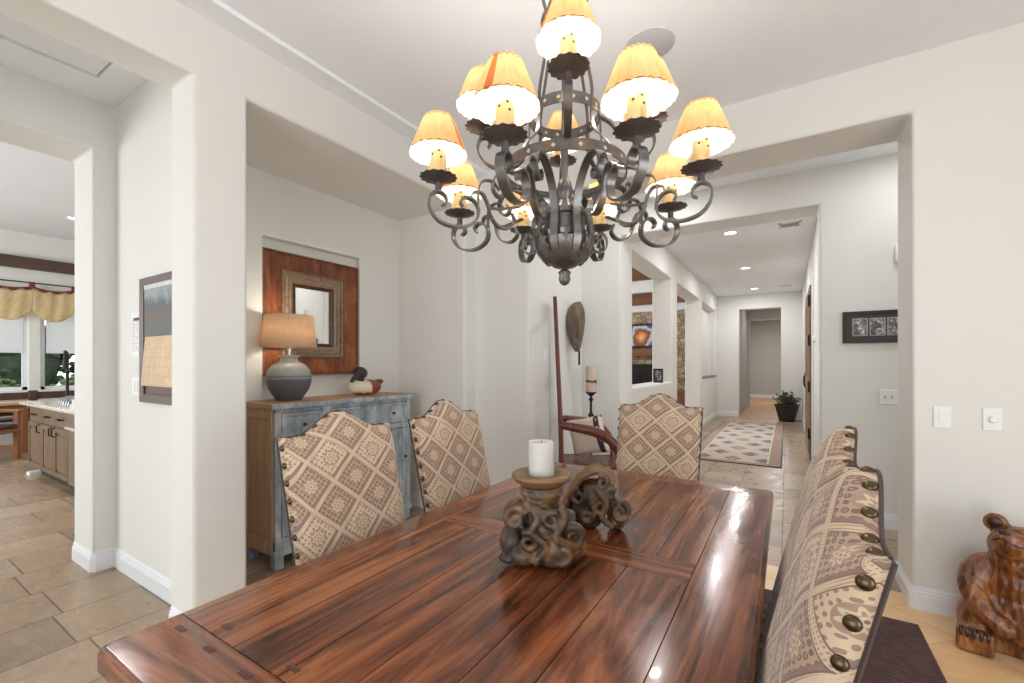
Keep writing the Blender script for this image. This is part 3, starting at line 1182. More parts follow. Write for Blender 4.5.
FAB = 'diamond pattern upholstered dining chair'
chairs = [
    ((-1.12, 1.090, .011), -PI/2, FAB+' in front of the blue sideboard, shoulders below the table lamp'),
    ((-1.12, 1.708, .011), -PI/2, FAB+' between the blue sideboard and the plain far wall'),
    ((-.655, 2.385, .011), PI, FAB+' at the far head of the table, seen square on'),
    ((-.243, .972, .011), PI/2, FAB+' seen edge on with big brass nailheads, closest to the camera'),
    ((-.210, 1.585, .011), PI/2, FAB+' seen edge on, just behind the one with big nailheads'),
]
for i, (loc, rz, lab) in enumerate(chairs):
    ch = CH0 if i == 0 else dup(CH0)
    ch.location = loc
    ch.rotation_euler = (0, 0, rz)
    tag(ch, lab, 'chair', 'upholstered dining chairs around the table')

# ------------------------------------------------------------------ chandelier
CX, CY, CZ = -.63, 1.34, 1.613
chan = thing('chandelier', 'grey iron scroll chandelier with twelve lit parchment shades above the dining table', 'chandelier', (CX, CY, CZ-.010), math.atan2(-CY, -CX)+.035)


def rad(a, pts):
    """profile points (r, world z) turned to angle a about the chandelier axis"""
    return [Vector((r*math.cos(a), r*math.sin(a), z-CZ)) for r, z in pts]


def tang(a):
    return (-math.sin(a), math.cos(a), 0)


bm = bmesh.new()
lathe(bm, [(.0005, 0), (.012, .006), (.018, .02), (.016, .036), (.02, .046), (.008, .056), (.012, .06)], 12, wob=lambda r, z, a: (r*(1+.12*math.cos(a*4)), z))
fin('finial', bm, MIRON, chan, smooth=True)
bm = bmesh.new()
lathe(bm, [(.012, .058), (.035, .062), (.066, .082), (.085, .112), (.094, .148), (.090, .148), (.08, .112), (.06, .088), (.03, .070)], 40)
for k in range(8):            # acanthus leaves folded up around the bowl
    a0 = PI/8*0+k*PI/4
    rows = []
    for i in range(9):
        t = i/8
        z = .078+.088*t
        rr = (.060+.042*math.sin(min(1, t*1.15)*PI/2))+.004+(.012*max(0, t-.75)/.25)
        wdt = .021*math.sin(PI*min(1, .22+t*.78)**.8)*(1+.34*math.cos(t*PI*8))
        row = []
        for s in (-1, -.5, 0, .5, 1):
            aa = a0+s*wdt/max(rr, .03)
            row.append(bm.verts.new(((rr+.004*(1-abs(s)))*math.cos(aa), (rr+.004*(1-abs(s)))*math.sin(aa), z-.006*abs(s))))
        rows.append(row)
    for i in range(8):
        for j in range(4):
            bm.faces.new((rows[i][j], rows[i][j+1], rows[i+1][j+1], rows[i+1][j]))
fin('bowl', bm, MIRON, chan, smooth=True, ang=60)
bm = bmesh.new()
lathe(bm, [(r, z-CZ) for r, z in [(.012, 1.74), (.072, 1.772), (.076, 1.788), (.068, 1.793), (.068, 1.836), (.076, 1.841), (.075, 1.858), (.034, 1.866), (.018, 1.90),
           (.028, 1.925), (.022, 1.955), (.010, 1.975), (.012, 2.02), (.010, 2.2), (.010, 2.68), (.006, 2.70), (.006, 3.02), (.06, 3.03), (.065, 3.049)]], 24)
fin('stem', bm, MIRON, chan, smooth=True)


def ring_band(name, R, z0, z1):
    bm = bmesh.new()
    n = 64
    lathe(bm, [(R, z0-CZ), (R, z1-CZ), (R-.004, z1-CZ), (R-.004, z0-CZ), (R, z0-CZ)], n, cap=False)
    for k in range(16):       # pierced crosses as pale boxes, their brightness put into the colour
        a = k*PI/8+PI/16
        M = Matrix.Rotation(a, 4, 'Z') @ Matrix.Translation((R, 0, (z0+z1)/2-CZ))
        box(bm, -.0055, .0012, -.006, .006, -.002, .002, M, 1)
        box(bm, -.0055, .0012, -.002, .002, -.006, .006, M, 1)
    fin(name, bm, [MIRON, MCROSS], chan, smooth=True)


MCROSS = flat('pale_ring_cross', rgb(228, 208, 176), .4, .1, .05)
ring_band('lower_ring', .203, 1.970, 2.005)
ring_band('upper_ring', .117, 2.160, 2.195)
for k in range(8):
    a = PI/8+k*PI/4
    bm = bmesh.new()
    strap(bm, crom(rad(a, [(.058, 1.686), (.086, 1.722), (.097, 1.762), (.090, 1.81), (.093, 1.86), (.116, 1.915), (.162, 1.960), (.208, 1.968), (.240, 1.948), (.249, 1.912), (.234, 1.886),
                           (.212, 1.888), (.206, 1.906), (.216, 1.916)]), 5), tang(a), .025, .0055)
    fin('basket_strap', bm, MIRON, chan, smooth=True, ang=35)
for k in range(4):
    a = k*PI/2+PI/4
    bm = bmesh.new()
    tube(bm, crom(rad(a, [(.113, 2.165), (.116, 2.22), (.098, 2.31), (.078, 2.40), (.082, 2.47), (.102, 2.52), (.108, 2.56), (.09, 2.585), (.072, 2.56), (.082, 2.535)]), 5), .0055, 6)
    tube(bm, crom(rad(a, [(.10, 2.52), (.07, 2.60), (.012, 2.68)]), 5), .005, 6)
    fin('harp_rod', bm, MIRON, chan, smooth=True)
    bm = bmesh.new()
    strap(bm, crom(rad(a, [(.201, 1.988), (.168, 2.04), (.125, 2.09), (.116, 2.16)]), 5), tang(a), .016, .004)
    fin('ring_strut', bm, MIRON, chan, smooth=True, ang=35)
for a in (PI/2, -PI/2, PI):
    bm = bmesh.new()
    strap(bm, crom(rad(a, [(.094, 1.73), (.118, 1.722), (.136, 1.735), (.138, 1.765), (.122, 1.785), (.106, 1.775), (.108, 1.757)]), 5), tang(a), .024, .004)
    fin('side_curl', bm, MIRON, chan, smooth=True, ang=35)


def shade_bm():
    bm = bmesh.new()
    uvl = bm.loops.layers.uv.new('UVMap')
    lathe(bm, [(.087, 0), (.0757, .03), (.0644, .06), (.053, .088), (.044, .111)], 48, None, 0,
          lambda r, z, a: (r*(1+.012*math.cos(10*a)), z+(.0028*math.sin(20*a) if (z < .001 or z > .115) else 0)), uvl)
    return bm


def lamp_head(parent, pos):
    """drip pan, candle sleeve, bulb and shade at the end of an arm"""
    bm = bmesh.new()
    lathe(bm, [(.010, -.035), (.010, -.010), (.018, -.005), (.040, .001), (.056, .007), (.055, .009), (.042, .004), (.026, .003), (.022, .012)], 48, None, 0,
          lambda r, z, a: (r*(1+(.06*math.cos(14*a) if r > .04 else 0)), z))
    fin('drip_pan', bm, MPAN, parent, smooth=True, loc=pos)
    bm = bmesh.new()
    lathe(bm, [(.022, .006), (.030, .012), (.031, .022), (.025, .026), (.0245, .078), (.022, .084), (.010, .085)], 20, None, 0,
          lambda r, z, a: (r, z+(.004*math.sin(3*a) if z > .07 else 0)))
    for k in range(3):
        a = k*2.1+.4
        tube(bm, [(.026*math.cos(a), .026*math.sin(a), .03), (.03*math.cos(a), .03*math.sin(a), .038), (.026*math.cos(a), .026*math.sin(a), .05)], .004, 6)
    fin('candle_sleeve', bm, MSLEEVE, parent, smooth=True, loc=pos)
    bm = bmesh.new()
    lathe(bm, [(.006, .082), (.010, .092), (.014, .104), (.012, .118), (.006, .132), (.0005, .142)], 12)
    fin('bulb', bm, MBULB, parent, smooth=True, loc=pos)
    fin('lamp_shade', shade_bm(), MSHADE, parent, smooth=True, loc=(pos[0], pos[1], pos[2]+.076), rot=(0, 0, random.uniform(0, 6.28)))
    li = bpy.data.lights.new('chandelier_bulb_light', 'POINT')
    li.energy = 2.7
    li.color = (1.0, .95, .87)
    li.shadow_soft_size = .012
    lo = bpy.data.objects.new('chandelier_bulb_light', li)
    COL.objects.link(lo)
    lo.parent = parent
    lo.location = (pos[0], pos[1], pos[2]+.152)


SCR = [(.345, 1.838), (.352, 1.856), (.335, 1.870), (.310, 1.862), (.295, 1.836), (.302, 1.802), (.335, 1.780), (.378, 1.776), (.420, 1.790), (.446, 1.824), (.446, 1.860), (.424, 1.878),
       (.400, 1.868), (.396, 1.846), (.410, 1.836)]
TAIL = [(.222, 1.826), (.232, 1.842), (.222, 1.856)]
S2 = [(.185, 1.835), (.176, 1.808), (.198, 1.786), (.232, 1.790), (.256, 1.820), (.266, 1.858), (.284, 1.888), (.312, 1.888), (.320, 1.866)]
S3 = [(.226, 1.905), (.250, 1.930), (.282, 1.926), (.296, 1.895), (.296, 1.85)]
for k in range(8):
    a = PI/8+k*PI/4
    bm = bmesh.new()
    tp = lambda t: .75+.25*min(1, 6*min(t, 1-t))
    strap(bm, crom(rad(a, SCR), 5), tang(a), .025, .006, tp)
    strap(bm, crom(rad(a, S2), 5), tang(a), .022, .0055, tp)
    strap(bm, crom(rad(a, S3), 5), tang(a), .016, .0045)
    strap(bm, rad(a, [(.155, 1.86), (.225, 1.845), (.262, 1.845)]), tang(a), .016, .0045)
    cyl(bm, rad(a, [(.42, 1.876)])[0], rad(a, [(.42, 1.90)])[0], .009, 8)
    arm = fin('arm', bm, MIRON, chan, smooth=True, ang=35)
    lamp_head(arm, rad(a, [(.42, 1.914)])[0])
UP = [(.118, 2.165), (.119, 2.10), (.134, 2.045), (.172, 2.015), (.222, 2.012), (.268, 2.034), (.292, 2.075), (.286, 2.112), (.262, 2.118), (.248, 2.10), (.258, 2.084)]
UP2 = [(.117, 2.172), (.150, 2.15), (.178, 2.115), (.208, 2.105), (.222, 2.125), (.206, 2.142), (.192, 2.13)]
for k in range(4):
    a = k*PI/2
    bm = bmesh.new()
    strap(bm, crom(rad(a, UP), 5), tang(a), .022, .0055, tp)
    strap(bm, crom(rad(a, UP2), 5), tang(a), .018, .005)
    cyl(bm, rad(a, [(.278, 2.115)])[0], rad(a, [(.278, 2.135)])[0], .009, 8)
    arm = fin('arm', bm, MIRON, chan, smooth=True, ang=35)
    lamp_head(arm, rad(a, [(.278, 2.150)])[0])

# ------------------------------------------------------------------ candle holders on the table


def spiral(bm, c, R, turns, axis_u, axis_v, r0, r1, start=0, depth=0, n=30, inner=.18):
    c, u, v = Vector(c), Vector(axis_u).normalized(), Vector(axis_v).normalized()
    w = u.cross(v)
    pts = []
    for i in range(n+1):
        t = i/n
        rr = R*(1-(1-inner)*t)
        a = start+turns*2*PI*t
        pts.append(c+u*(rr*math.cos(a))+v*(rr*math.sin(a))+w*(depth*t))
    tube(bm, pts, lambda t: r0+(r1-r0)*t, 8, flat=1.5)


yaw = math.radians(26)   # local x of the holders lies across the line of sight
ph = thing('candle_holder', 'upright carved scroll candle holder carrying the white pillar candle', 'candle holder', (-.606, 1.156, TZ), yaw)
bm = bmesh.new()
lathe(bm, [(.0005, .205), (.060, .208), (.070, .216), (.083, .225), (.088, .234), (.086, .242), (.072, .246), (.056, .240), (.050, .236), (.0005, .236)], 40,
      Matrix.Translation((-.012, .0, .018)))
fin('tray', bm, m_wood('honey_turned_wood', [(.3, rgb(74, 54, 36)), (.5, rgb(124, 92, 58)), (.72, rgb(170, 132, 88))], 6, 30, (.35, .5), False, .1, 0), ph, smooth=True)
bm = bmesh.new()
lathe(bm, [(.046, .10), (.048, .16), (.052, .185), (.061, .198), (.066, .206), (.061, .214), (.064, .226), (.0005, .227)], 28, Matrix.Translation((-.012, 0, 0)))
ell(bm, (.0, .0, .10), (.062, .06, .075))
ell(bm, (-.01, .0, .03), (.055, .06, .036))
ell(bm, (-.085, -.015, .142), (.040, .05, .046), (0, .5, 0))
ell(bm, (-.095, -.010, .065), (.040, .055, .048))
ell(bm, (-.060, -.030, .035), (.05, .05, .034))
ell(bm, (.075, .0, .055), (.045, .055, .045))
ell(bm, (.02, -.05, .05), (.05, .03, .045))
for (cc, R, tn, st, r0, s) in [((-.083, -.052, .140), .036, 1.3, .5, .014, 1), ((-.045, -.066, .082), .030, 1.3, 2.2, .013, -1), ((.082, -.040, .092), .032, 1.35, 2.6, .013, -1), ((.02, -.062, .142), .026, 1.2, 1.0, .011, 1),
                              ((.050, -.062, .048), .026, 1.2, 4.0, .012, 1), ((-.02, -.058, .168), .022, 1.1, 0.2, .010, -1), ((-.10, -.05, .045), .028, 1.2, 3.5, .012, 1)]:
    spiral(bm, cc, R, tn*s, (1, 0, 0), (0, 0, 1), r0, .007, st)
for s in (-1, 1):
    spiral(bm, (s*.07, .02, .10), .035, 1.2, (0, 1, 0), (0, 0, 1), .014, .008, 1)
tube(bm, crom([(-.055, -.045, .19), (-.02, -.07, .15), (-.035, -.075, .11), (.005, -.075, .07), (-.03, -.07, .02)], 6), .011, 8)
tube(bm, crom([(.045, -.04, .18), (.055, -.06, .14), (.03, -.075, .10), (.075, -.06, .075), (.105, -.035, .06)], 6), .012, 8)
bm = weld(bm, .0042, 2)
for v in bm.verts:
    v.co.z = max(v.co.z, .0)
fin('carved_body', bm, MCARVE, ph, smooth=True, ang=180)
bm = bmesh.new()
lathe(bm, [(.0005, 0), (.0365, .0), (.0375, .004), (.0375, .094), (.036, .0985), (.030, .0985), (.026, .094), (.0005, .092)], 36)
cd_ = fin('pillar_candle', bm, MWAX, smooth=True, loc=(-.606-.011, 1.156-.005, TZ+.2545))
tag(cd_, 'white pillar candle standing on the carved holder on the table', 'candle')
bm = bmesh.new()
cyl(bm, (0, 0, .09), (.002, 0, .104), .0012, 6)
fin('wick', bm, MBLACK, cd_)

pt = thing('candle_holder', 'second carved scroll candle holder, tipped over with its ribbed arch on top', 'candle holder', (-.586, 1.508, TZ), yaw-.15)
pt.scale = (.90, .90, 1.03)
bm = bmesh.new()
for off in (-.048, -.028, -.008, .012, .032):
    tube(bm, crom([(-.125, off, .02), (-.115, off, .075), (-.085, off, .135), (-.04, off, .182), (.012, off, .20), (.05, off, .186), (.07, off, .155)], 6),
         lambda t: .0125 if abs(off) > .03 else .0165, 8)
bm = weld(bm, .0042, 2)
MHONEY = bpy.data.materials['honey_turned_wood']
fin('arch_band', bm, MHONEY, pt, smooth=True, ang=180)
bm = bmesh.new()
ell(bm, (-.055, .0, .055), (.055, .05, .055))
ell(bm, (-.01, -.005, .10), (.065, .055, .065))
ell(bm, (-.02, -.03, .03), (.045, .04, .032))
ell(bm, (.085, -.01, .055), (.042, .05, .05))
ell(bm, (.08, -.015, .03), (.035, .045, .03))
ell(bm, (.035, 0, .13), (.04, .05, .05))
for (cc, R, tn, st, r0, s) in [((-.062, -.062, .112), .030, 1.3, 1.5, .011, 1), ((.03, -.06, .165), .026, 1.25, 2.2, .011, -1), ((.062, -.06, .128), .022, 1.25, .5, .010, 1), ((.095, -.055, .07), .036, 1.3, 1.2, .014, -1),
                              ((.02, -.06, .085), .03, 1.1, 3, .012, 1), ((-.03, -.065, .05), .026, 1.2, .4, .012, -1), ((.035, .0, .205), .016, 1.2, 1, .009, 1)]:
    spiral(bm, cc, R, tn*s, (1, 0, 0), (0, 0, 1), r0, .007, st)
tube(bm, crom([(.0, -.07, .15), (.045, -.075, .10), (.03, -.075, .05), (.07, -.07, .02)], 6), .012, 8)
bm = weld(bm, .0042, 2)
for v in bm.verts:
    v.co.z = max(v.co.z, .0)
fin('carved_body', bm, MCARVE, pt, smooth=True, ang=180)

# ------------------------------------------------------------------ sideboard, lamp, duck, mirror
BX0, BX1, BY0, BY1, BZ = -3.185, -2.80, 1.585, 2.81, 1.085
sb = thing('sideboard', 'distressed blue painted sideboard with bare wood sides standing in the alcove', 'sideboard', ((BX0+BX1)/2, (BY0+BY1)/2, 0))
OX, OY = (BX0+BX1)/2, (BY0+BY1)/2


def L(x0, x1, y0, y1, z0, z1):
    return (x0-OX, x1-OX, y0-OY, y1-OY, z0, z1)


bm = bmesh.new()
box(bm, *L(BX0+.01, BX1-.022, BY0+.015, BY1-.015, .14, BZ-.035))
for y in (BY0+.012, BY1-.012):      # framed bare-wood side panels
    d = .012
    box(bm, *L(BX0+.01, BX0+.06, y-d, y+d, .10, BZ-.035))
    box(bm, *L(BX1-.07, BX1-.02, y-d, y+d, .10, BZ-.035))
    box(bm, *L(BX0+.06, BX1-.07, y-d, y+d, .10, .19))
    box(bm, *L(BX0+.06, BX1-.07, y-d, y+d, BZ-.10, BZ-.035))
fin('carcass', bm, MBROWN, sb, bev=.003)
bm = bmesh.new()
rows = [(BY0+.012, BY0+.055), (BY0+.36, BY0+.42), (BY0+.755, BY0+.845), (BY1-.055, BY1-.012)]
for a, b in rows:
    box(bm, *L(BX1-.025, BX1, a, b, .10, BZ-.03))
for z0, z1 in ((.10, .2), (.80, .845), (BZ-.065, BZ-.03)):
    box(bm, *L(BX1-.025, BX1-.001, BY0+.012, BY1-.012, z0, z1))
box(bm, *L(BX1-.02, BX1+.008, BY0+.0, BY1-.0, .085, .125))
fin('face_frame', bm, MBLUE, sb, bev=.003)
for a, b in ((BY0+.055, BY0+.36), (BY0+.42, BY0+.755), (BY0+.845, BY1-.055)):
    for nm, z0, z1 in (('drawer', .845, BZ-.065), ('door', .2, .80)):
        bm = bmesh.new()
        g, fw = .004, .045 if nm == 'door' else .025
        box(bm, *L(BX1-.024, BX1-.010, a+g, b-g, z0+g, z1-g))
        for q in ((a+g, a+fw, z0+g, z1-g), (b-fw, b-g, z0+g, z1-g), (a+fw, b-fw, z0+g, z0+fw), (a+fw, b-fw, z1-fw, z1-g)):
            box(bm, *L(BX1-.012, BX1+.002, *q))
        o = fin(nm, bm, MBLUE, sb, bev=.003)
        bm = bmesh.new()
        ky, kz = ((a+b)/2, (z0+z1)/2) if nm == 'drawer' else (b-.03, .55)
        lathe(bm, [(.005, 0), (.005, .012), (.012, .018), (.011, .026), (.004, .03)], 12, Matrix.Translation((BX1+.001-OX, ky-OY, kz)) @ Matrix.Rotation(PI/2, 4, 'Y'))
        fin('knob', bm, MBLACK, o, smooth=True)
for x in (BX0+.04, BX1-.035):
    for y in (BY0+.045, BY1-.045):
        fin('leg', bx(*L(x-.03, x+.03, y-.03, y+.03, 0, .11)), MBLUE, sb, bev=.004)
fin('top', bx(*L(BX0, BX1+.03, BY0-.025, BY1+.025, BZ-.035, BZ)), [MBTOP], sb, bev=.005)
fin('top_edge', bx(*L(BX1+.028, BX1+.0325, BY0-.025, BY1+.025, BZ-.034, BZ-.004)), MBLUE, sb)

lp = thing('table_lamp', 'slate pottery table lamp with linen drum shade on the blue sideboard', 'lamp', (-3.0, 1.812, BZ))


def m_pot():
    n = NT('banded_slate_glaze')
    z = n.sep(n.coord())[2]
    b = n.ramp(n.math('ADD', n.math('MULTIPLY', z, 3.2), n.math('MULTIPLY', n.noise(n.coord(), 8, 4), .05)),
               [(0, rgb(92, 94, 98)), (.50, rgb(98, 100, 104)), (.53, rgb(160, 162, 160)), (.56, rgb(104, 106, 110)), (.60, rgb(156, 157, 154)), (.95, rgb(184, 182, 176))])
    n.set(b, .42, 0, .5)
    n.bump(n.noise(n.vmap(n.coord(), (2, 2, 60)), 1, 2), .15, .004)
    return n.m


bm = bmesh.new()
lathe(bm, [(.0005, 0), (.078, 0), (.084, .008), (.103, .035), (.130, .08), (.146, .13), (.147, .17), (.135, .215), (.107, .250), (.072, .270), (.058, .280), (.056, .293), (.060, .303), (.072, .310), (.072, .318), (.03, .320), (.0005, .320)], 48)
fin('base', bm, m_pot(), lp, smooth=True)
bm = bmesh.new()
cyl(bm, (0, 0, .315), (0, 0, .39), .012, 12)
lathe(bm, [(.02, .335), (.02, .36), (.006, .37)], 12)
cyl(bm, (0, 0, .37), (0, 0, .565), .003, 8)
for a in range(3):
    cyl(bm, (0, 0, .55), (.16*math.cos(a*2.1), .16*math.sin(a*2.1), .55), .002, 6)
fin('socket', bm, flat('clear_neck_steel', rgb(190, 190, 188), .25, .8), lp, smooth=True)
bm = bmesh.new()
lathe(bm, [(.184, .375), (.158, .600)], 48)
bm.faces.ensure_lookup_table()
for f in [f for f in bm.faces if len(f.verts) > 4]:
    bm.faces.remove(f)
o = fin('lamp_shade', bm, MLINEN, lp, smooth=True)
sm = o.modifiers.new('thick', 'SOLIDIFY')
sm.thickness = .004
bm = bmesh.new()
lathe(bm, [(.012, .39), (.016, .41), (.03, .45), (.03, .47), (.015, .495), (.0005, .50)], 16)
fin('bulb', bm, MBULB, lp, smooth=True)
lamp('table_lamp_bulb_light', 'POINT', (-3.0, 1.812, BZ+.53), 3.4, (1, .92, .80), radius=.03)

dk = thing('duck_decoy', 'painted wooden duck decoy resting beside the lamp on the sideboard', 'duck decoy', (-2.97, 2.45, BZ), PI/2)
dk.scale = (1.22, 1.22, 1.22)


def m_duck():
    n = NT('painted_decoy_body')
    s = n.sep(n.coord())
    nz = n.math('MULTIPLY', n.math('SUBTRACT', n.noise(n.coord(), 18, 3), .5), .05)
    f = n.math('ADD', n.math('ADD', s[0], nz), n.math('MULTIPLY', s[2], .25))
    b = n.ramp(n.math('ADD', f, .5), [(0, rgb(226, 212, 186)), (.515, rgb(232, 220, 196)), (.53, rgb(150, 78, 56)), (.62, rgb(128, 62, 46)), (.64, rgb(70, 60, 52))])
    b = n.mix(n.math('LESS_THAN', n.math('ADD', s[2], nz), .018), b, rgb(168, 112, 78))
    n.set(b, .45)
    return n.m


bm = bmesh.new()
ell(bm, (0.005, 0, .052), (.125, .068, .056))
ell(bm, (-.06, 0, .062), (.06, .055, .05))
tube(bm, crom([(.09, 0, .07), (.125, 0, .085), (.155, 0, .092)], 4), lambda t: .035-.024*t, 10)
for v in bm.verts:
    v.co.z = max(v.co.z, 0)
bm = weld(bm, .006, 3)
zm = min(v.co.z for v in bm.verts)
for v in bm.verts:
    v.co.z -= zm
fin('body', bm, m_duck(), dk, smooth=True, ang=180)
bm = bmesh.new()
tube(bm, crom([(-.055, -.0, .075), (-.055, -.012, .11), (-.06, -.028, .14)], 4), lambda t: .034-.004*t, 12)
ell(bm, (-.066, -.034, .15), (.050, .043, .043))
tube(bm, crom([(-.098, -.046, .144), (-.135, -.060, .118), (-.166, -.070, .096)], 4), lambda t: .02-.008*t, 10)
bm = weld(bm, .005, 3)
fin('head', bm, flat('dark_decoy_paint', rgb(52, 48, 46), .4, 0, .2), dk, smooth=True, ang=180)


def rect_ring(bm, w0, h0, d0, w1, h1, d1, back=0.0, mi=0):
    """mitred frame ring about the local y axis plane: x width, z height, y = depth out of the wall"""
    def rc(w, h, y):
        return [bm.verts.new((sx*w/2, y, sz*h/2)) for sx, sz in ((-1, -1), (1, -1), (1, 1), (-1, 1))]
    a, b = rc(w0, h0, d0), rc(w1, h1, d1)
    ab, bb = rc(w0, h0, back), rc(w1, h1, back)
    for i in range(4):
        j = (i+1) % 4
        for q in ((a[i], a[j], b[j], b[i]), (ab[i], ab[j], a[j], a[i]), (b[i], b[j], bb[j], bb[i]), (bb[i], bb[j], ab[j], ab[i])):
            bm.faces.new(q).material_index = mi


def wallthing(name, label, cat, loc, facing):
    """local +y points out of the wall"""
    rz = {'+x': -PI/2, '-y': PI, '+y': 0, '-x': PI/2}[facing]
    return thing(name, label, cat, loc, rz)


mr = wallthing('wall_mirror', 'square mirror in a broad copper brown wood frame above the sideboard', 'mirror', (-3.258, 2.15, 1.722), '+x')
bm = bmesh.new()
rect_ring(bm, .83, .92, .050, .79, .88, .056)
rect_ring(bm, .79, .88, .052, .47, .585, .056)
bmesh.ops.recalc_face_normals(bm, faces=bm.faces[:])
fin('frame', bm, MMIRROR, mr)
bm = bmesh.new()
rect_ring(bm, .845, .935, .046, .825, .915, .060)
rect_ring(bm, .545, .665, .062, .520, .640, .076)
rect_ring(bm, .520, .640, .062, .495, .615, .058)
rect_ring(bm, .495, .615, .066, .465, .585, .070)
rect_ring(bm, .465, .585, .056, .435, .555, .052)
rect_ring(bm, .435, .555, .060, .405, .525, .062)
rect_ring(bm, .405, .525, .052, .36, .48, .046)
bmesh.ops.recalc_face_normals(bm, faces=bm.faces[:])
fin('moulding', bm, flat('worn_pewter_gilt', rgb(158, 134, 108), .4, .4, .3, 40, .2), mr)
bm = bmesh.new()
rect_ring(bm, .36, .48, .050, .30, .43, .034)
bmesh.ops.recalc_face_normals(bm, faces=bm.faces[:])
fin('inner_frame', bm, MDARKWOOD, mr)
bm = bx(-.152, .152, .0, .026, -.217, .217)
fin('glass', bm, NT('mirror_silver').set((.93, .93, .92), .02, 1).m, mr)

# ------------------------------------------------------------------ carved bear
bear = thing('bear_statue', 'varnished chainsaw carved wooden bear sitting upright by the far wall', 'statue', (.925, 2.965, 0), math.radians(-17))
bm = bmesh.new()
K = .92
ell(bm, (0, .02, .20), (.182, .125, .20))
ell(bm, (0, .01, .33), (.160, .115, .15))
ell(bm, (-.140, .0, .315), (.072, .085, .125), (0, .25, 0))
ell(bm, (.140, .0, .315), (.072, .085, .125), (0, -.25, 0))
ell(bm, (0, -.01, .495), (.120, .10, .098))
HM = Matrix.Translation((0, 0, .50)) @ Matrix.Rotation(math.radians(-27), 4, 'Z') @ Matrix.Rotation(math.radians(-30), 4, 'X') @ Matrix.Translation((0, 0, -.50))
HE = HM.to_euler()


def hp(x, y, z):
    return HM @ Vector((x, y, z))


ell(bm, hp(0, -.07, .475), (.066, .085, .056), HE)
ell(bm, hp(0, -.05, .445), (.06, .07, .04), HE)
ell(bm, hp(0, -.115, .490), (.042, .045, .034), HE)
ell(bm, (0, -.01, .43), (.118, .10, .08))
for s in (-1, 1):
    ell(bm, (s*.088, .012, .588), (.045, .024, .046), (0, s*.4, 0))
    tube(bm, crom([(s*.150, -.02, .36), (s*.165, -.06, .28), (s*.125, -.11, .20), (s*.07, -.125, .16)], 5), lambda t: .056-.016*t, 12)
    ell(bm, (s*.058, -.13, .15), (.042, .035, .038))
    ell(bm, (s*.150, -.01, .12), (.075, .12, .110))
    tube(bm, [(s*.145, -.02, .055), (s*.150, -.140, .055)], lambda t: .052, 12)
    box(bm, s*.15-.062, s*.15+.062, -.170, -.05, .010, .108)
box(bm, -.165, .165, -.06, .12, 0.004, .06)
bm = weld(bm, .0075, 4)
zm = min(v.co.z for v in bm.verts)
for v in bm.verts:
    v.co.z = (v.co.z-zm)*1.0
fin('body', bm, MBEAR, bear, smooth=True, ang=180)
MBEARD = flat('dark_burnt_cedar', rgb(58, 30, 18), .35, 0, .2, 20)
bm = bmesh.new()
ell(bm, hp(0, -.150, .502), (.022, .014, .015), HE)
fin('nose', bm, MBEARD, bear, smooth=True)
bm = bmesh.new()
tube(bm, crom([hp(*q) for q in ((-.064, -.098, .468), (-.036, -.135, .462), (0, -.153, .472), (.036, -.135, .462), (.064, -.098, .468))], 6), .0045, 6)
fin('mouth', bm, MBEARD, bear, smooth=True)
for s in (-1, 1):
    bm = bmesh.new()
    ell(bm, hp(s*.045, -.088, .530), (.010, .008, .010))
    fin('eye', bm, MBEARD, bear, smooth=True)
    bm = bmesh.new()
    ell(bm, (s*.09, -.010, .592), (.026, .010, .028), (0, s*.4, 0))
    fin('inner_ear', bm, MBEARD, bear, smooth=True)
    for k in range(5):
        bm = bmesh.new()
        x = s*.15-.045+.0225*k
        tube(bm, crom([(x, -.150, .108), (x, -.166, .113), (x, -.177, .098), (x, -.176, .078)], 4), lambda t: .0095-.005*t, 8)
        fin('claw', bm, MBEARD, bear, smooth=True)

# ------------------------------------------------------------------ wall plates and pictures


def plate(name, label, cat, loc, facing, gangs, kindp):
    t = wallthing(name, label, cat, loc, facing)
    w = .072+.046*(gangs-1)
    fin('plate', bx(-w/2, w/2, 0, .007, -.058, .058), MPLATE, t, bev=.003)
    for g_ in range(gangs):
        x = (g_-(gangs-1)/2)*.046
        if kindp == 'rocker':
            v, f = None, None
            fin('rocker', bx(x-.017, x+.017, .006, .011, -.033, .033), MPLATE, t, bev=.002)
        elif kindp == 'dial':
            bm = bmesh.new()
            lathe(bm, [(.017, .006), (.016, .02), (.013, .024), (.0005, .024)], 24, Matrix.Rotation(-PI/2, 4, 'X'))
            fin('dimmer_knob', bm, MPLATE, t, smooth=True)
        else:
            bm = bmesh.new()
            box(bm, x-.005, x+.005, .006, .018, -.004, .014)
            box(bm, x-.007, x+.007, .006, .0085, -.014, .014)
            fin('toggle', bm, flat('grey_toggle', rgb(200, 200, 198), .4), t)
    return t


plate('light_switch', 'white rocker light switch on the far wall above the bear', 'light switch', (.705, YF, 1.058), '-y', 1, 'rocker')
plate('dimmer_switch', 'white round knob dimmer on the far wall above the bear', 'dimmer', (.893, YF, 1.058), '-y', 1, 'dial')
plate('light_switch', 'white double toggle switch on the corridor wall below the triple photo frame', 'light switch', (.70, 4.66, 1.072), '-y', 2, 'toggle')
plate('light_switch', 'white double rocker switch under the paper notice by the kitchen opening', 'light switch', (-3.43, 1.085, 1.203), '-y', 2, 'rocker')
t = plate('light_switch', 'white switch seen edge on, on the jamb behind the iron chandelier', 'light switch', (-1.85, 3.52, 1.43), '+x', 1, 'rocker')

ws = wallthing('wall_sensor', 'small white box sensor high on the corridor wall', 'sensor', (.80, 4.66, 2.23), '-y')
fin('case', bx(-.06, .06, 0, .04, -.07, .07), MPLATE, ws, bev=.008)
fin('lens', bx(-.03, .03, .038, .044, -.045, -.01), flat('grey_lens', rgb(180, 180, 178), .3), ws, bev=.002)

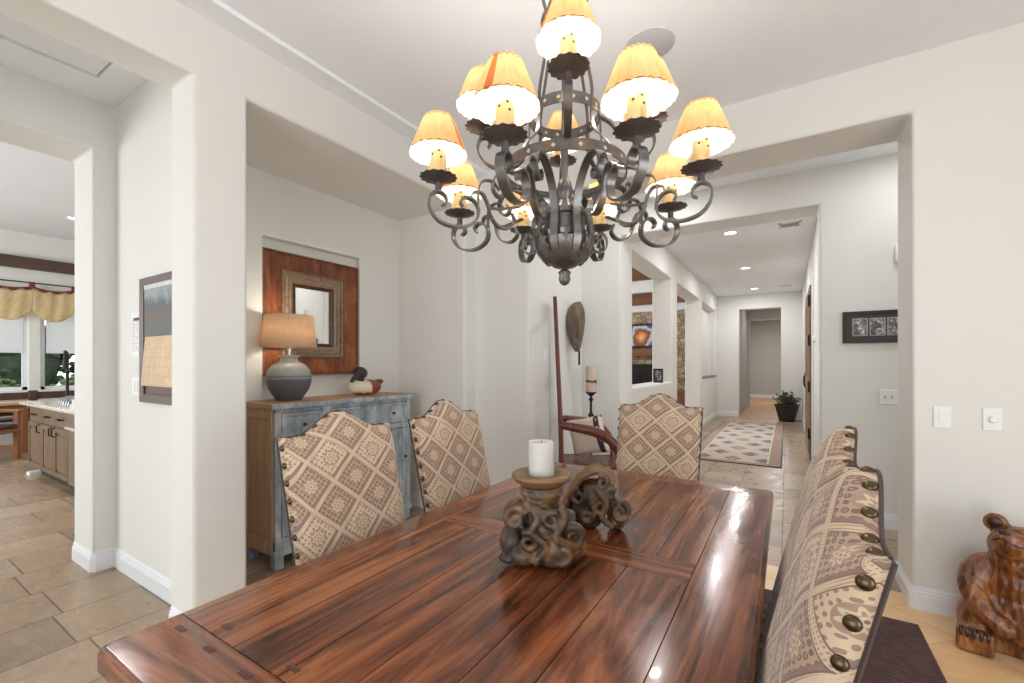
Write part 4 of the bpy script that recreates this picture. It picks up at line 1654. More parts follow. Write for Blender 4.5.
MPH = flat('dark_stained_frame', rgb(48, 40, 38), .4, 0, .15)


def m_photo(name, seed):
    n = NT(name)
    c = n.vmap(n.coord(), (1, 1, 1), (seed*3.1, 0, seed))
    a = n.noise(c, 14, 4, .6, 2.0)
    n.set(n.ramp(a, [(.3, rgb(40, 38, 38)), (.5, rgb(110, 106, 104)), (.65, rgb(214, 212, 208))]), .4)
    return n.m


pf = wallthing('picture_frame', 'dark long frame of three grey photographs on the corridor wall', 'picture frame', (.63, 4.66, 1.648), '-y')
bm = bmesh.new()
rect_ring(bm, .46, .265, .022, .415, .22, .018)
bmesh.ops.recalc_face_normals(bm, faces=bm.faces[:])
fin('frame', bm, MPH, pf)
fin('mat_board', bx(-.21, .21, 0, .010, -.112, .112), flat('dark_mat_board', rgb(70, 62, 60), .7), pf)
for k in range(3):
    x = (1-k)*.113
    bm = bmesh.new()
    box(bm, x-.051, x+.051, .009, .0125, -.073, .073, None, 0)
    o = fin('photo_mount', bm, flat('pale_mount', rgb(176, 172, 168), .6), pf)
    fin('photo', bx(x-.044, x+.044, .011, .0145, -.066, .066), m_photo('grey_photograph', k), o)

cb = wallthing('calendar_board', 'dark wooden board holding a wall calendar beside the kitchen opening', 'calendar', (-3.02, 1.085, 1.484), '-y')
bm = bmesh.new()
rect_ring(bm, .60, .74, .024, .50, .64, .020)
box(bm, -.26, .26, 0, .012, -.33, .33)
bmesh.ops.recalc_face_normals(bm, faces=bm.faces[:])
fin('frame', bm, MDARKWOOD, cb)


def m_land():
    n = NT('painted_landscape_print')
    z = n.sep(n.coord())[2]
    f = n.math('ADD', n.math('MULTIPLY', z, 2.6), n.math('MULTIPLY', n.noise(n.coord(), 9, 5), .55))
    n.set(n.ramp(f, [(.15, rgb(40, 50, 34)), (.45, rgb(56, 66, 48)), (.62, rgb(76, 52, 42)), (.78, rgb(48, 58, 66)), (1.0, rgb(140, 146, 148))]), .45)
    return n.m


fin('picture_page', bx(-.235, .235, .012, .020, .02, .30), m_land(), cb)
fin('header', bx(-.235, .235, .012, .022, .30, .325), flat('pale_header', rgb(206, 204, 198), .6), cb)


def m_calpage():
    n = NT('printed_month_grid')
    s = n.sep(n.coord())
    gx = n.math('ABSOLUTE', n.math('SUBTRACT', n.math('FRACT', n.math('ADD', n.math('MULTIPLY', s[0], 15), 10)), .5))
    gz = n.math('ABSOLUTE', n.math('SUBTRACT', n.math('FRACT', n.math('ADD', n.math('MULTIPLY', s[2], 19), 10)), .5))
    ln = n.math('MULTIPLY', n.math('GREATER_THAN', n.math('MAXIMUM', gx, gz), .475), n.math('LESS_THAN', s[2], -.04))
    paper = n.ramp(n.noise(n.coord(), 12, 3), [(.3, rgb(206, 178, 142)), (.7, rgb(222, 196, 160))])
    n.set(n.mix(n.math('MULTIPLY', ln, .4), paper, rgb(140, 112, 84)), .75)
    return n.m


bm = bmesh.new()
vv, ff = box(bm, -.235, .235, .012, .017, -.27, .02)
for v in vv:
    if v.co.z < 0:
        v.co.y += .02
fin('month_page', bm, m_calpage(), cb)


def m_notice():
    n = NT('printed_notice')
    s = n.sep(n.coord())
    x, z = s[0], s[2]
    inside = n.math('MULTIPLY', n.math('LESS_THAN', n.math('ABSOLUTE', x), .062), n.math('LESS_THAN', n.math('ABSOLUTE', z), .105))
    gx = n.math('LESS_THAN', n.math('ABSOLUTE', n.math('SUBTRACT', n.math('ABSOLUTE', x), .060)), .003)
    bar = n.math('MULTIPLY', n.math('GREATER_THAN', z, .086), n.math('LESS_THAN', n.math('ABSOLUTE', x), .05))
    rows_ = n.math('GREATER_THAN', n.math('SINE', n.math('MULTIPLY', z, 420)), .55)
    brk = n.math('GREATER_THAN', n.noise(n.comb(n.math('MULTIPLY', x, 90), 0.0, n.math('MULTIPLY', z, 60)), 1, 2), .45)
    ink = n.math('MAXIMUM', n.math('MAXIMUM', gx, bar), n.math('MULTIPLY', n.math('MULTIPLY', rows_, brk), .6))
    n.set(n.mix(n.math('MULTIPLY', ink, inside), rgb(238, 238, 234), rgb(66, 66, 70)), .7)
    return n.m


o = fin('paper_notice', bx(-.085, .085, 0, .003, -.137, .137), m_notice(), loc=(-3.425, 1.0855, 1.525), rot=(0, 0, PI))
tag(o, 'white printed paper notice taped beside the calendar board', 'paper')

# ------------------------------------------------------------------ corridor: tall chair, pillow, candle stand, mask
ac = thing('armchair', 'dark mahogany tall backed armchair with curved arms beyond the table', 'armchair', (-1.55, 3.74, 0), math.radians(-64))
# local +y is the way the chair faces; seat .5 wide, slim back posts rising to 1.9
for s in (-1, 1):
    bm = bmesh.new()
    tube(bm, crom([(s*.25, -.23, 0), (s*.25, -.22, .30), (s*.25, -.22, .45), (s*.25, -.226, .80), (s*.25, -.25, 1.35), (s*.25, -.275, 1.92)], 4), lambda t: .026-.009*t, 8)
    fin('back_post', bm, MREDWOOD, ac, smooth=True)
    bm = bmesh.new()
    tube(bm, crom([(s*.25, -.226, .815), (s*.28, -.09, .80), (s*.31, .08, .765), (s*.315, .21, .68), (s*.305, .275, .54), (s*.28, .275, .36), (s*.26, .26, .0)], 5),
         lambda t: .030+.012*math.sin(PI*min(1, t*1.5)), 10, flat=.75)
    fin('arm', bm, MREDWOOD, ac, smooth=True)
    fin('side_rail', bx(s*.25-.016, s*.25+.016, -.22, .25, .41, .47), MREDWOOD, ac, bev=.004)
bm = bmesh.new()
box(bm, -.235, .235, -.20, .25, .440, .468)
fin('seat', bm, MREDWOOD, ac, bev=.006)
fin('front_rail', bx(-.25, .25, .235, .262, .40, .47), MREDWOOD, ac, bev=.004)
for z in (1.15, 1.83):
    y = -.275+(1.92-z)*.042
    fin('back_slat', bx(-.24, .24, y-.010, y+.010, z, z+.05), MREDWOOD, ac, bev=.004)
for k in range(5):
    x = -.17+.085*k
    bm = bmesh.new()
    tube(bm, [(x, -.226, .46), (x, -.244, 1.17), (x, -.272, 1.86)], .008, 6)
    fin('back_spindle', bm, MREDWOOD, ac, smooth=True)


def cushion_bm(w, h, d):
    bm = bmesh.new()
    n = 14
    T, B = [], []
    for i in range(n+1):
        rt, rb = [], []
        for j in range(n+1):
            u, v = -1+2*i/n, -1+2*j/n
            e = (max(0, (1-u*u))*max(0, (1-v*v)))**.42
            x = u*w/2*(1-.06*(1-abs(v))*abs(u)**3)
            z = v*h/2*(1-.06*(1-abs(u))*abs(v)**3)
            rt.append(bm.verts.new((x, d/2*e, z)))
            rb.append(bm.verts.new((x, -d/2*e, z)) if 0 < i < n and 0 < j < n else rt[-1])
        T.append(rt)
        B.append(rb)
    for i in range(n):
        for j in range(n):
            bm.faces.new((T[i][j], T[i][j+1], T[i+1][j+1], T[i+1][j]))
            bm.faces.new((B[i][j], B[i+1][j], B[i+1][j+1], B[i][j+1]))
    return bm


def m_pillow():
    n = NT('cream_cushion_with_dark_band')
    x = n.sep(n.coord())[0]
    band = n.math('LESS_THAN', n.math('ABSOLUTE', n.math('ADD', x, .125)), .024)
    d = n.math('MULTIPLY', band, n.math('GREATER_THAN', n.noise(n.coord(), 40, 2), .40))
    n.set(n.mix(d, rgb(226, 208, 190), rgb(78, 66, 76)), .9, 0, .1)
    return n.m


o = fin('cushion', cushion_bm(.36, .34, .11), m_pillow(), smooth=True, ang=180)
tag(o, 'cream throw cushion with a dark woven band leaning in the tall armchair', 'cushion')
Mc = Matrix.Translation((-1.55, 3.74, 0)) @ Matrix.Rotation(math.radians(-64), 4, 'Z') @ Matrix.Translation((.0, .02, .690)) @ Matrix.Rotation(math.radians(242), 4, 'Z') @ Matrix.Rotation(math.radians(-6), 4, 'X') @ Matrix.Rotation(math.radians(13), 4, 'Y')
o.matrix_world = Mc

cs = thing('candle_stand', 'black iron floor candle stand in the corridor corner', 'candle stand', (-1.77, 4.42, 0))
bm = bmesh.new()
lathe(bm, [(.11, 0), (.11, .012), (.04, .03), (.016, .06), (.013, .3), (.03, .33), (.013, .36), (.012, .72), (.014, .76), (.034, .795), (.014, .83), (.012, .94), (.026, .965), (.012, .99), (.014, 1.0), (.05, 1.03), (.062, 1.045), (.0005, 1.045)], 24)
fin('stand', bm, MBLACK, cs, smooth=True)
bm = bmesh.new()
lathe(bm, [(.0005, 0), (.053, 0), (.054, .02), (.0525, .26), (.046, .272), (.0005, .265)], 28, None, 0, lambda r, z, a: (r, z+(.006*math.sin(2*a) if z > .25 else 0)))
o = fin('pillar_candle', bm, MTANWAX, smooth=True, loc=(-1.77, 4.42, 1.0455))
tag(o, 'tan pillar candle tied with twine on the tall iron stand', 'candle')
bm = bmesh.new()
for dz in (0, .008, .015):
    tube(bm, [(.0555*math.cos(a*PI/10), .0555*math.sin(a*PI/10), .105+dz+.004*math.sin(a)) for a in range(21)], .003, 5)
tube(bm, crom([(.045, -.032, .11), (.075, -.05, .13), (.07, -.045, .10), (.085, -.055, .09)], 4), .004, 5)
fin('twine', bm, flat('brown_twine', rgb(92, 66, 44), .8), o, smooth=True)

mk = wallthing('carved_mask', 'weathered carved wooden mask on a stick hung on the corridor end wall', 'mask', (-1.975, 4.36, 1.66), '+x')
mk.location = (-1.885, 4.31, 1.69)
mk.rotation_euler = (0, 0, math.radians(-138))
bm = bmesh.new()
rows = []
n = 18
for i in range(n+1):
    t = i/n
    z = .30-.52*t
    wd = .100*math.sin(PI*min(.985, .015+.97*t)**.72)**.62+.004
    row = []
    for j in range(13):
        s = -1+2*j/12
        y = .075*(1-s*s)**.7+.012
        if .28 < t < .7 and abs(s) < .2:
            y += .035*(1-abs(s)/.2)
        if .26 < t < .42 and .25 < abs(s) < .7:
            y -= .025
        if .72 < t < .80 and abs(s) < .4:
            y -= .02
        row.append(bm.verts.new((s*wd+.018*math.sin(t*3), y, z)))
    rows.append(row)
for i in range(n):
    for j in range(12):
        bm.faces.new((rows[i][j], rows[i+1][j], rows[i+1][j+1], rows[i][j+1]))
rim = [r[0] for r in rows]+rows[-1][1:-1]+[r[12] for r in reversed(rows)]+rows[0][11:0:-1]
back = [bm.verts.new((v.co.x, .003, v.co.z)) for v in rim]
for i in range(len(rim)):
    j = (i+1) % len(rim)
    bm.faces.new((rim[i], rim[j], back[j], back[i]))
bm.faces.new(back)
bmesh.ops.recalc_face_normals(bm, faces=bm.faces[:])
fin('face', bm, m_wood('driftwood_grey_brown', [(.3, rgb(60, 50, 42)), (.5, rgb(106, 92, 76)), (.7, rgb(150, 136, 116))], 3, 16, (.4, .6), False, .4, 2), mk, smooth=True, ang=60)
bm = bmesh.new()
cyl(bm, (-.02, .02, -.18), (-.02, .02, -.36), .011, 8)
cyl(bm, (0, .01, .05), (.06, -.068, .05), .008, 8)
fin('handle', bm, MBLACK, mk, smooth=True)

# ------------------------------------------------------------------ hall things
bm = bmesh.new()
hd = thing('entry_door', 'carved brown wooden entry door with black hinges along the hall', 'door', (.31, 8.15, 0))
MDOOR = m_wood('rustic_alder_door', [(.3, rgb(92, 66, 46)), (.5, rgb(134, 104, 76)), (.72, rgb(166, 138, 108))], 1.5, 12, (.4, .6), False, .3, 2)
bm = bmesh.new()
box(bm, -.045, -.002, -.80, .80, .01, 2.44)
for y in (-.72, -.28, .16, .60):
    box(bm, -.052, -.04, y, y+.12, .1, 2.36)
for z in (.1, 1.0, 1.6, 2.2):
    box(bm, -.055, -.04, -.72, .72, z, z+.16)
fin('leaf', bm, MDOOR, hd, bev=.004)
for z in (.3, .95, 1.6, 2.15):
    fin('hinge', bx(-.066, -.045, -.83, -.70, z, z+.15), MBLACK, hd, bev=.004)
bm = bmesh.new()
box(bm, -.062, -.05, .58, .66, .95, 1.2)
tube(bm, crom([(-.06, .62, 1.15), (-.07, .62, 1.13), (-.07, .62, 1.0), (-.06, .62, .98)], 4), .009, 8)
fin('handle', bm, MBLACK, hd)
bm = bmesh.new()
for y0, y1, z0, z1 in ((-.93, -.82, 0, 2.459), (.82, .93, 0, 2.459), (-.93, .93, 2.46, 2.56)):
    box(bm, .285, .312, 8.15+y0, 8.15+y1, z0, z1)
struct('trim_5', bm, MTRIM, bev=.004)
o = wallthing('door_chime', 'round white chime button beside the hall entry door', 'chime', (.31, 6.95, 1.66), '-x')
bm = bmesh.new()
lathe(bm, [(.05, 0), (.05, .02), (.04, .03), (.0005, .032)], 24, Matrix.Rotation(-PI/2, 4, 'X'))
fin('case', bm, MPLATE, o, smooth=True)

pp = thing('potted_plant', 'green jade plant in a dark hexagonal pot at the hall end', 'potted plant', (.0, 12.16, 0), .3)
pp.scale = (.82, .82, 1)
bm = bmesh.new()
prof = [(.0005, 0.0), (.19, 0), (.205, .02), (.31, .36), (.335, .37), (.335, .40), (.295, .40), (.285, .35), (.0005, .35)]
lathe(bm, prof, 6)
fin('pot', bm, flat('dark_bronze_planter', rgb(50, 40, 38), .4, .1, .2), pp)
fol = bmesh.new()
stm = bmesh.new()
rr = random.Random(3)
for k in range(26):
    a = rr.uniform(0, 6.28)
    el = rr.uniform(.35, 1.35)
    ln = rr.uniform(.18, .32)
    base = Vector((.12*math.cos(a)*rr.random(), .12*math.sin(a)*rr.random(), .35))
    d = Vector((math.cos(a)*math.cos(el), math.sin(a)*math.cos(el), math.sin(el)))
    tube(stm, [base, base+d*ln*.5, base+d*ln+Vector((0, 0, .04))], lambda t: .012-.006*t, 6)
    for q in range(9):
        t = .35+.65*q/8
        p = base+d*ln*t+Vector((0, 0, .04*t))
        b = rr.uniform(0, 6.28)
        ell(fol, p+Vector((math.cos(b)*.04, math.sin(b)*.04, rr.uniform(-.01, .04))), (.042, .022, .013), (rr.uniform(-.6, .6), rr.uniform(-.8, .3), b), 1)
fin('foliage', fol, flat('jade_leaf_green', rgb(66, 84, 62), .4, 0, .3, 12), pp, smooth=True, ang=180)
fin('stem', stm, flat('woody_stem', rgb(86, 70, 52), .7), pp, smooth=True)

st = thing('photo_stand', 'small dark framed photo standing on the ledge in the hall opening', 'photo frame', (-1.68, 6.95, 1.055), math.radians(162))
bm = bmesh.new()
rect_ring(bm, .16, .215, .018, .11, .165, .012)
bmesh.ops.recalc_face_normals(bm, faces=bm.faces[:])
for v in bm.verts:
    v.co.z += .1075
fin('frame', bm, MBLACK, st)
bm = bx(-.06, .06, .002, .008, .02, .195)
n = NT('dark_photo_print')
n.set(n.ramp(n.noise(n.coord(), 22, 3, .5, 1), [(.42, rgb(52, 50, 50)), (.55, rgb(150, 148, 146))]), .4)
fin('photo', bm, n.m, st)
bm = bx(-.02, .02, -.06, .0, 0, .008)
fin('foot', bm, MBLACK, st)
struct('trim_6', bx(-1.73, -1.530, 10.2, 12.3, 1.03, 1.06), flat('grey_ledge', rgb(120, 116, 112), .5), bev=.003)

# ceiling fittings
MCAN = MTRIM
labs = ['round lit recessed downlight in the hall ceiling, first from the dining room', 'round lit recessed downlight in the hall ceiling, second from the dining room',
        'round lit recessed downlight in the hall ceiling, third and last before the end wall']


def can(loc, label, lit=True):
    t = thing('ceiling_downlight', label, 'downlight', loc, 0, 'recessed ceiling downlights')
    bm = bmesh.new()
    lathe(bm, [(.095, .0), (.095, -.006), (.085, -.010), (.072, -.004), (.072, .0)], 32)
    fin('trim_ring', bm, MTRIM, t, smooth=True)
    bm = bmesh.new()
    lathe(bm, [(.0005, -.003), (.072, -.003), (.072, .0), (.0005, 0)], 32)
    fin('lens', bm, MCANLIGHT, t)
    return t


for p, l in zip(DOWNLIGHTS, labs):
    can(p, l)
can((-9.25, 2.16, 3.57), 'round lit downlight in the kitchen ceiling above the window wall')


def vent(loc, label, w, d):
    t = thing('ceiling_vent', label, 'vent', loc, 0, 'hall ceiling vents')
    bm = bmesh.new()
    for a in ((-w/2, w/2, -d/2, -d/2+.025), (-w/2, w/2, d/2-.025, d/2), (-w/2, -w/2+.025, -d/2, d/2), (w/2-.025, w/2, -d/2, d/2)):
        box(bm, *a, -.010, 0)
    fin('frame', bm, MTRIM, t)
    fin('duct', bx(-w/2+.02, w/2-.02, -d/2+.02, d/2-.02, -.002, 0), flat('dark_duct', rgb(90, 90, 90), .7), t)
    bm = bmesh.new()
    k = -d/2+.035
    while k < d/2-.03:
        M = Matrix.Translation((0, k, -.006)) @ Matrix.Rotation(.6, 4, 'X')
        box(bm, -w/2+.022, w/2-.022, -.007, .007, -.001, .001, M)
        k += .022
    fin('louvre', bm, MTRIM, t)
    return t


vent((.03, 6.55, 3.1), 'white louvred air vent in the hall ceiling beside the first downlight', .24, .22)
vent((-.03, 11.6, 3.1), 'white louvred air vent in the hall ceiling near the end wall', .24, .20)
sp = thing('ceiling_plate', 'flush round grey plate on the dining room ceiling behind the chandelier', 'disc', (-.622, 2.39, CH))  # plain grey disc flush with the ceiling
bm = bmesh.new()
lathe(bm, [(.0005, -.005), (.112, -.005), (.114, -.004), (.125, -.004), (.127, 0)], 40)
fin('disc_face', bm, flat('grey_ceiling_plate', rgb(196, 198, 201), .7, 0, .02), sp, smooth=True)
sd = thing('smoke_detector', 'tiny white smoke detector on the hall ceiling past the first downlight', 'smoke detector', (-.60, 7.4, 3.1))
bm = bmesh.new()
lathe(bm, [(.0005, -.012), (.03, -.012), (.04, -.008), (.045, 0)], 24)
fin('case', bm, MTRIM, sd, smooth=True)
hatch = thing('attic_hatch', 'flush white attic hatch panel in the side passage ceiling', 'hatch', (-3.18, .285, CH+.012))
fin('panel', bx(-.312, .312, -.627, .627, .0, .02), MCEIL, hatch)

# ------------------------------------------------------------------ living room things
fp = thing('fireplace', 'stone wall fireplace with black screen and wood mantel in the living room', 'fireplace', (-3.55, 12.985, 0))
MFIREBOX = flat('dark_firebox', rgb(30, 27, 26), .8)
bm = bmesh.new()
box(bm, -.75, .75, -.06, .0, .55, 1.32)  # solid near-black block behind the screen
fin('firebox', bm, MFIREBOX, fp)
bm = bmesh.new()
for a in ((-.78, -.72, .5, 1.34), (.72, .78, .5, 1.34), (-.78, .78, 1.29, 1.34)):
    box(bm, a[0], a[1], -.10, -.05, a[2], a[3])
for k in range(9):
    x = -.7+.175*k
    cyl(bm, (x, -.11, .52), (x, -.11, 1.28), .008, 6)
for z in (.75, 1.0):
    cyl(bm, (-.7, -.11, z), (.7, -.11, z), .008, 6)
spiral(bm, (-.2, -.11, .87), .1, 1.2, (1, 0, 0), (0, 0, 1), .012, .008)
spiral(bm, (.2, -.11, .87), .1, -1.2, (1, 0, 0), (0, 0, 1), .012, .008)
fin('screen', bm, MBLACK, fp)
fin('mantel', bx(-1.35, .50, -.26, 0, 1.57, 1.78), MMANT, fp, bev=.008)
fin('hearth', bx(-1.4, .50, -.42, 0, 0, .42), MST, fp, bev=.01)
ht = thing('side_cabinet', 'low orange brown pine cabinet against the living room stone wall', 'cabinet', (-2.38, 12.7, 0))
fin('body', bx(-.35, .35, -.25, .22, .06, .58), MMANT, ht, bev=.006)
fin('top', bx(-.38, .38, -.28, .23, .58, .63), MMANT, ht, bev=.006)
for s in (-1, 1):
    fin('door', bx(s*.17-.15, s*.17+.15, -.265, -.25, .1, .54), MMANT, ht, bev=.004)
    for q in (-1, 1):
        fin('foot', bx(s*.3-.03, s*.3+.03, q*.18-.03, q*.18+.03, 0, .07), MMANT, ht)


def m_art():
    n = NT('abstract_blue_orange_canvas')
    c = n.coord()
    s = n.sep(c)
    r1 = n.math('SQRT', n.math('ADD', n.math('POWER', n.math('SUBTRACT', s[0], .12), 2), n.math('POWER', n.math('ADD', s[2], .06), 2)))
    f = n.math('ADD', r1, n.math('MULTIPLY', n.math('SUBTRACT', n.noise(c, 4, 4), .5), .35))
    n.set(n.ramp(f, [(0.02, rgb(232, 186, 140)), (.14, rgb(206, 108, 48)), (.24, rgb(96, 64, 56)), (.32, rgb(220, 214, 206)), (.38, rgb(52, 100, 172)), (.6, rgb(36, 72, 140))]), .5)
    return n.m


art = thing('painting', 'blue and orange abstract canvas in a dark frame above the living room mantel', 'painting', (-3.50, 12.98, 2.17), PI)
fin('canvas', bx(-.62, .62, 0, .03, -.31, .31), m_art(), art)
bm = bmesh.new()
rect_ring(bm, 1.32, .70, .045, 1.22, .60, .035)
bmesh.ops.recalc_face_normals(bm, faces=bm.faces[:])
fin('frame', bm, MBLACK, art)

# ------------------------------------------------------------------ kitchen
isl = thing('kitchen_island', 'brown stained kitchen island cabinet with dark pulls', 'cabinet', (-6.6, 1.72, 0))
IX0, IX1, IY0, IY1 = -7.83, -4.9, 1.42, 2.05


def K(x0, x1, y0, y1, z0, z1):
    return (x0+6.6, x1+6.6, y0-1.72, y1-1.72, z0, z1)


fin('carcass', bx(*K(IX0, IX1, IY0+.02, IY1, .10, .845)), MCAB, isl, bev=.004)
fin('toe_kick', bx(*K(IX0+.05, IX1, IY0+.09, IY1-.05, 0, .10)), flat('dark_kick', rgb(52, 42, 36), .6), isl)
fin('corner_foot', bx(*K(IX0-.02, IX0+.12, IY0-.01, IY0+.10, 0, .035)), MTRIM, isl)


def panel_door(x0, x1, z0, z1, name):
    bm = bmesh.new()
    fw = .055 if name == 'door' else .02
    g = .004
    box(bm, *K(x0+g, x1-g, IY0+.008, IY0+.021, z0+g, z1-g))
    if name == 'door':
        for q in ((x0+g, x0+fw, z0+g, z1-g), (x1-fw, x1-g, z0+g, z1-g), (x0+fw, x1-fw, z0+g, z0+fw), (x0+fw, x1-fw, z1-fw, z1-g)):
            box(bm, *K(q[0], q[1], IY0-.006, IY0+.010, q[2], q[3]))
        box(bm, *K(x0+fw+.025, x1-fw-.025, IY0-.002, IY0+.010, z0+fw+.03, z1-fw-.03))
    return fin(name, bm, MCAB, isl, bev=.003)


def pull(x, z, vertical, parent):
    bm = bmesh.new()
    if vertical:
        tube(bm, [(x+6.6, IY0-.01-1.72, z-.05), (x+6.6, IY0-.035-1.72, z-.035), (x+6.6, IY0-.035-1.72, z+.035), (x+6.6, IY0-.01-1.72, z+.05)], .007, 8)
    else:
        tube(bm, [(x+6.6-.06, IY0+.002-1.72, z), (x+6.6-.045, IY0-.03-1.72, z), (x+6.6+.045, IY0-.03-1.72, z), (x+6.6+.06, IY0+.002-1.72, z)], .008, 8)
    fin('pull', bm, MBLACK, parent, smooth=True)


xs_ = [IX0+.03, IX0+.60, IX0+1.08, IX0+1.56]
for i in range(3):
    d = panel_door(xs_[i], xs_[i+1], .12, .655, 'door')
    pull(xs_[i+1]-.05 if i != 2 else xs_[i]+.05, .60, True, d)
    d = panel_door(xs_[i], xs_[i+1], .665, .83, 'drawer')
    pull((xs_[i]+xs_[i+1])/2, .75, False, d)
dw = thing('dishwasher', 'taupe fronted dishwasher with a pale bar handle at the end of the island doors', 'dishwasher', (-5.9, 1.42, .11))
fin('front', bx(-.33, .30, -.012, .018, 0, .72), flat('taupe_appliance', rgb(126, 108, 92), .35, .3), dw, bev=.004)
fin('handle', bx(-.30, .28, -.045, -.012, .57, .60), flat('pale_bar', rgb(214, 206, 196), .3, .4), dw, bev=.004)
def m_granite():
    n = NT('cream_granite')
    n.set(n.ramp(n.noise(n.coord(), 40, 5, .7), [(.35, rgb(178, 160, 138)), (.55, rgb(222, 210, 192)), (.7, rgb(236, 228, 214))]), .15)
    return n.m


o = fin('countertop', bx(-1.52, 1.5, -.36, .40, 0, .042), m_granite(), loc=(-6.4, 1.72, .846), bev=.012, seg=3)
tag(o, 'cream granite countertop on the kitchen island', 'countertop')
fc = thing('kitchen_faucet', 'dark tall gooseneck kitchen faucet on the granite island top', 'faucet', (-7.1, 1.60, .888))
bm = bmesh.new()
lathe(bm, [(.035, 0), (.035, .02), (.016, .04), (.014, .45)], 16)
tube(bm, crom([(0, 0, .44), (0, -.0, .56), (.06, -.03, .60), (.13, -.05, .57), (.14, -.05, .48)], 5), .014, 10)
fin('neck', bm, MBLACK, fc, smooth=True)
bm = bmesh.new()
cyl(bm, (.14, -.05, .5), (.14, -.05, .40), .024, 12)
fin('spray_head', bm, MBLACK, fc, smooth=True)
cr = thing('dish_rack', 'curved chrome dish rack on the kitchen island top', 'dish rack', (-6.62, 1.56, .888))
bm = bmesh.new()
for k in range(5):
    x = -.16+.08*k
    tube(bm, crom([(x, -.1, 0.005), (x, -.08, .07), (x, 0, .095), (x, .08, .07), (x, .1, .005)], 5), .006, 8)
for y in (-.1, .1):
    tube(bm, [(-.18, y, .006), (.18, y, .006)], .006, 8)
fin('wires', bm, flat('chrome', rgb(170, 172, 176), .2, .9), cr, smooth=True)

MNOOK = m_wood('orange_oak', [(.3, rgb(112, 66, 38)), (.55, rgb(150, 94, 56)), (.75, rgb(178, 120, 76))], 3, 20, (.3, .45), False, .05, 2)
MTBL = m_wood('pale_oak_top', [(.3, rgb(176, 140, 104)), (.55, rgb(202, 168, 130)), (.75, rgb(216, 186, 150))], 3, 20, (.3, .45), False, .05, 1)
nt = thing('nook_table', 'pale oak breakfast table in front of the kitchen window', 'table', (-10.09, 1.25, 0))
fin('top', bx(-.32, .32, -.85, .62, .725, .765), MTBL, nt, bev=.008)
fin('apron', bx(-.27, .27, -.75, .52, .64, .725), MNOOK, nt)
for sx in (-1, 1):
    for y in (-.74, .50):
        fin('leg', bx(sx*.25-.035, sx*.25+.035, y-.035, y+.035, 0, .66), MNOOK, nt, bev=.006)
nc = thing('nook_armchair', 'orange oak armchair with dark leather seat beside the breakfast table', 'armchair', (-9.27, 1.24, 0), math.radians(-55))
for sx in (-1, 1):
    for y, top in ((.22, .68), (-.22, 1.0)):
        fin('leg', bx(sx*.25-.028, sx*.25+.028, y-.028, y+.028, 0, top), MNOOK, nc, bev=.005)
    fin('armrest', bx(sx*.25-.045, sx*.25+.045, -.24, .28, .66, .70), MNOOK, nc, bev=.01)
    fin('stretcher', bx(sx*.25-.015, sx*.25+.015, -.2, .2, .14, .18), MNOOK, nc)
fin('seat_frame', bx(-.26, .26, -.23, .26, .38, .44), MNOOK, nc, bev=.005)
fin('seat', bx(-.24, .24, -.2, .25, .44, .495), flat('dark_brown_leather', rgb(62, 48, 42), .4), nc, bev=.02, seg=3)
for z in (.62, .78, .94):
    fin('back_rail', bx(-.24, .24, -.235, -.205, z, z+.07), MNOOK, nc, bev=.005)
bn_ = thing('window_bench', 'dark red brown wooden bench back under the kitchen window', 'bench', (-10.62, 2.0, 0))
MBEN = m_wood('dark_red_bench', [(.3, rgb(58, 36, 32)), (.55, rgb(84, 54, 46)), (.75, rgb(104, 70, 60))], 2, 18, (.4, .5), False, .05, 1)
fin('back_rail', bx(.14, .18, -1.4, 1.3, .77, .885), MBEN, bn_, bev=.005)
fin('lower_rail', bx(.14, .18, -1.4, 1.3, .52, .60), MBEN, bn_, bev=.005)
for y in (-1.35, -.05, 1.25):
    fin('post', bx(.12, .20, y-.05, y+.05, 0, .91), MBEN, bn_, bev=.006)
fin('seat', bx(-.25, .14, -1.4, 1.3, .42, .46), MBEN, bn_, bev=.005)
for y in (-1.3, 1.2):
    fin('leg', bx(-.24, -.17, y-.035, y+.035, 0, .42), MBEN, bn_)

# window dressing
def m_roller():
    n = NT('sheer_roller_fabric')
    n.set((.86, .86, .86), .9)
    n.p.inputs['Transmission Weight'].default_value = 0
    t = n.t
    tr = n.new('BsdfTranslucent')
    tr.inputs['Color'].default_value = (.9, .9, .9, 1)
    mx = n.new('MixShader')
    mx.inputs[0].default_value = .5
    t.links.new(n.p.outputs[0], mx.inputs[1])
    t.links.new(tr.outputs[0], mx.inputs[2])
    t.links.new(mx.outputs[0], [x for x in t.nodes if x.type == 'OUTPUT_MATERIAL'][0].inputs['Surface'])
    return n.m


MROLL = m_roller()
for (a, b, lab) in ((.97, 1.93, 'white roller blind half down in the kitchen window beside the table'), (2.217, 3.18, 'white roller blind half down in the kitchen window above the island')):
    rb = thing('roller_blind', lab, 'blind', (XW-.04, (a+b)/2, 1.53), 0, 'kitchen roller blinds')
    w = (b-a)/2
    fin('fabric', bx(-.001, .001, -w, w, .03, 1.05), MROLL, rb)
    fin('hem_bar', bx(-.008, .008, -w, w, .0, .04), MTRIM, rb, bev=.004)
vl = thing('valance', 'gold print swagged valance with dark red band on an iron rod', 'valance', (XW+.12, 2.0, 2.05))


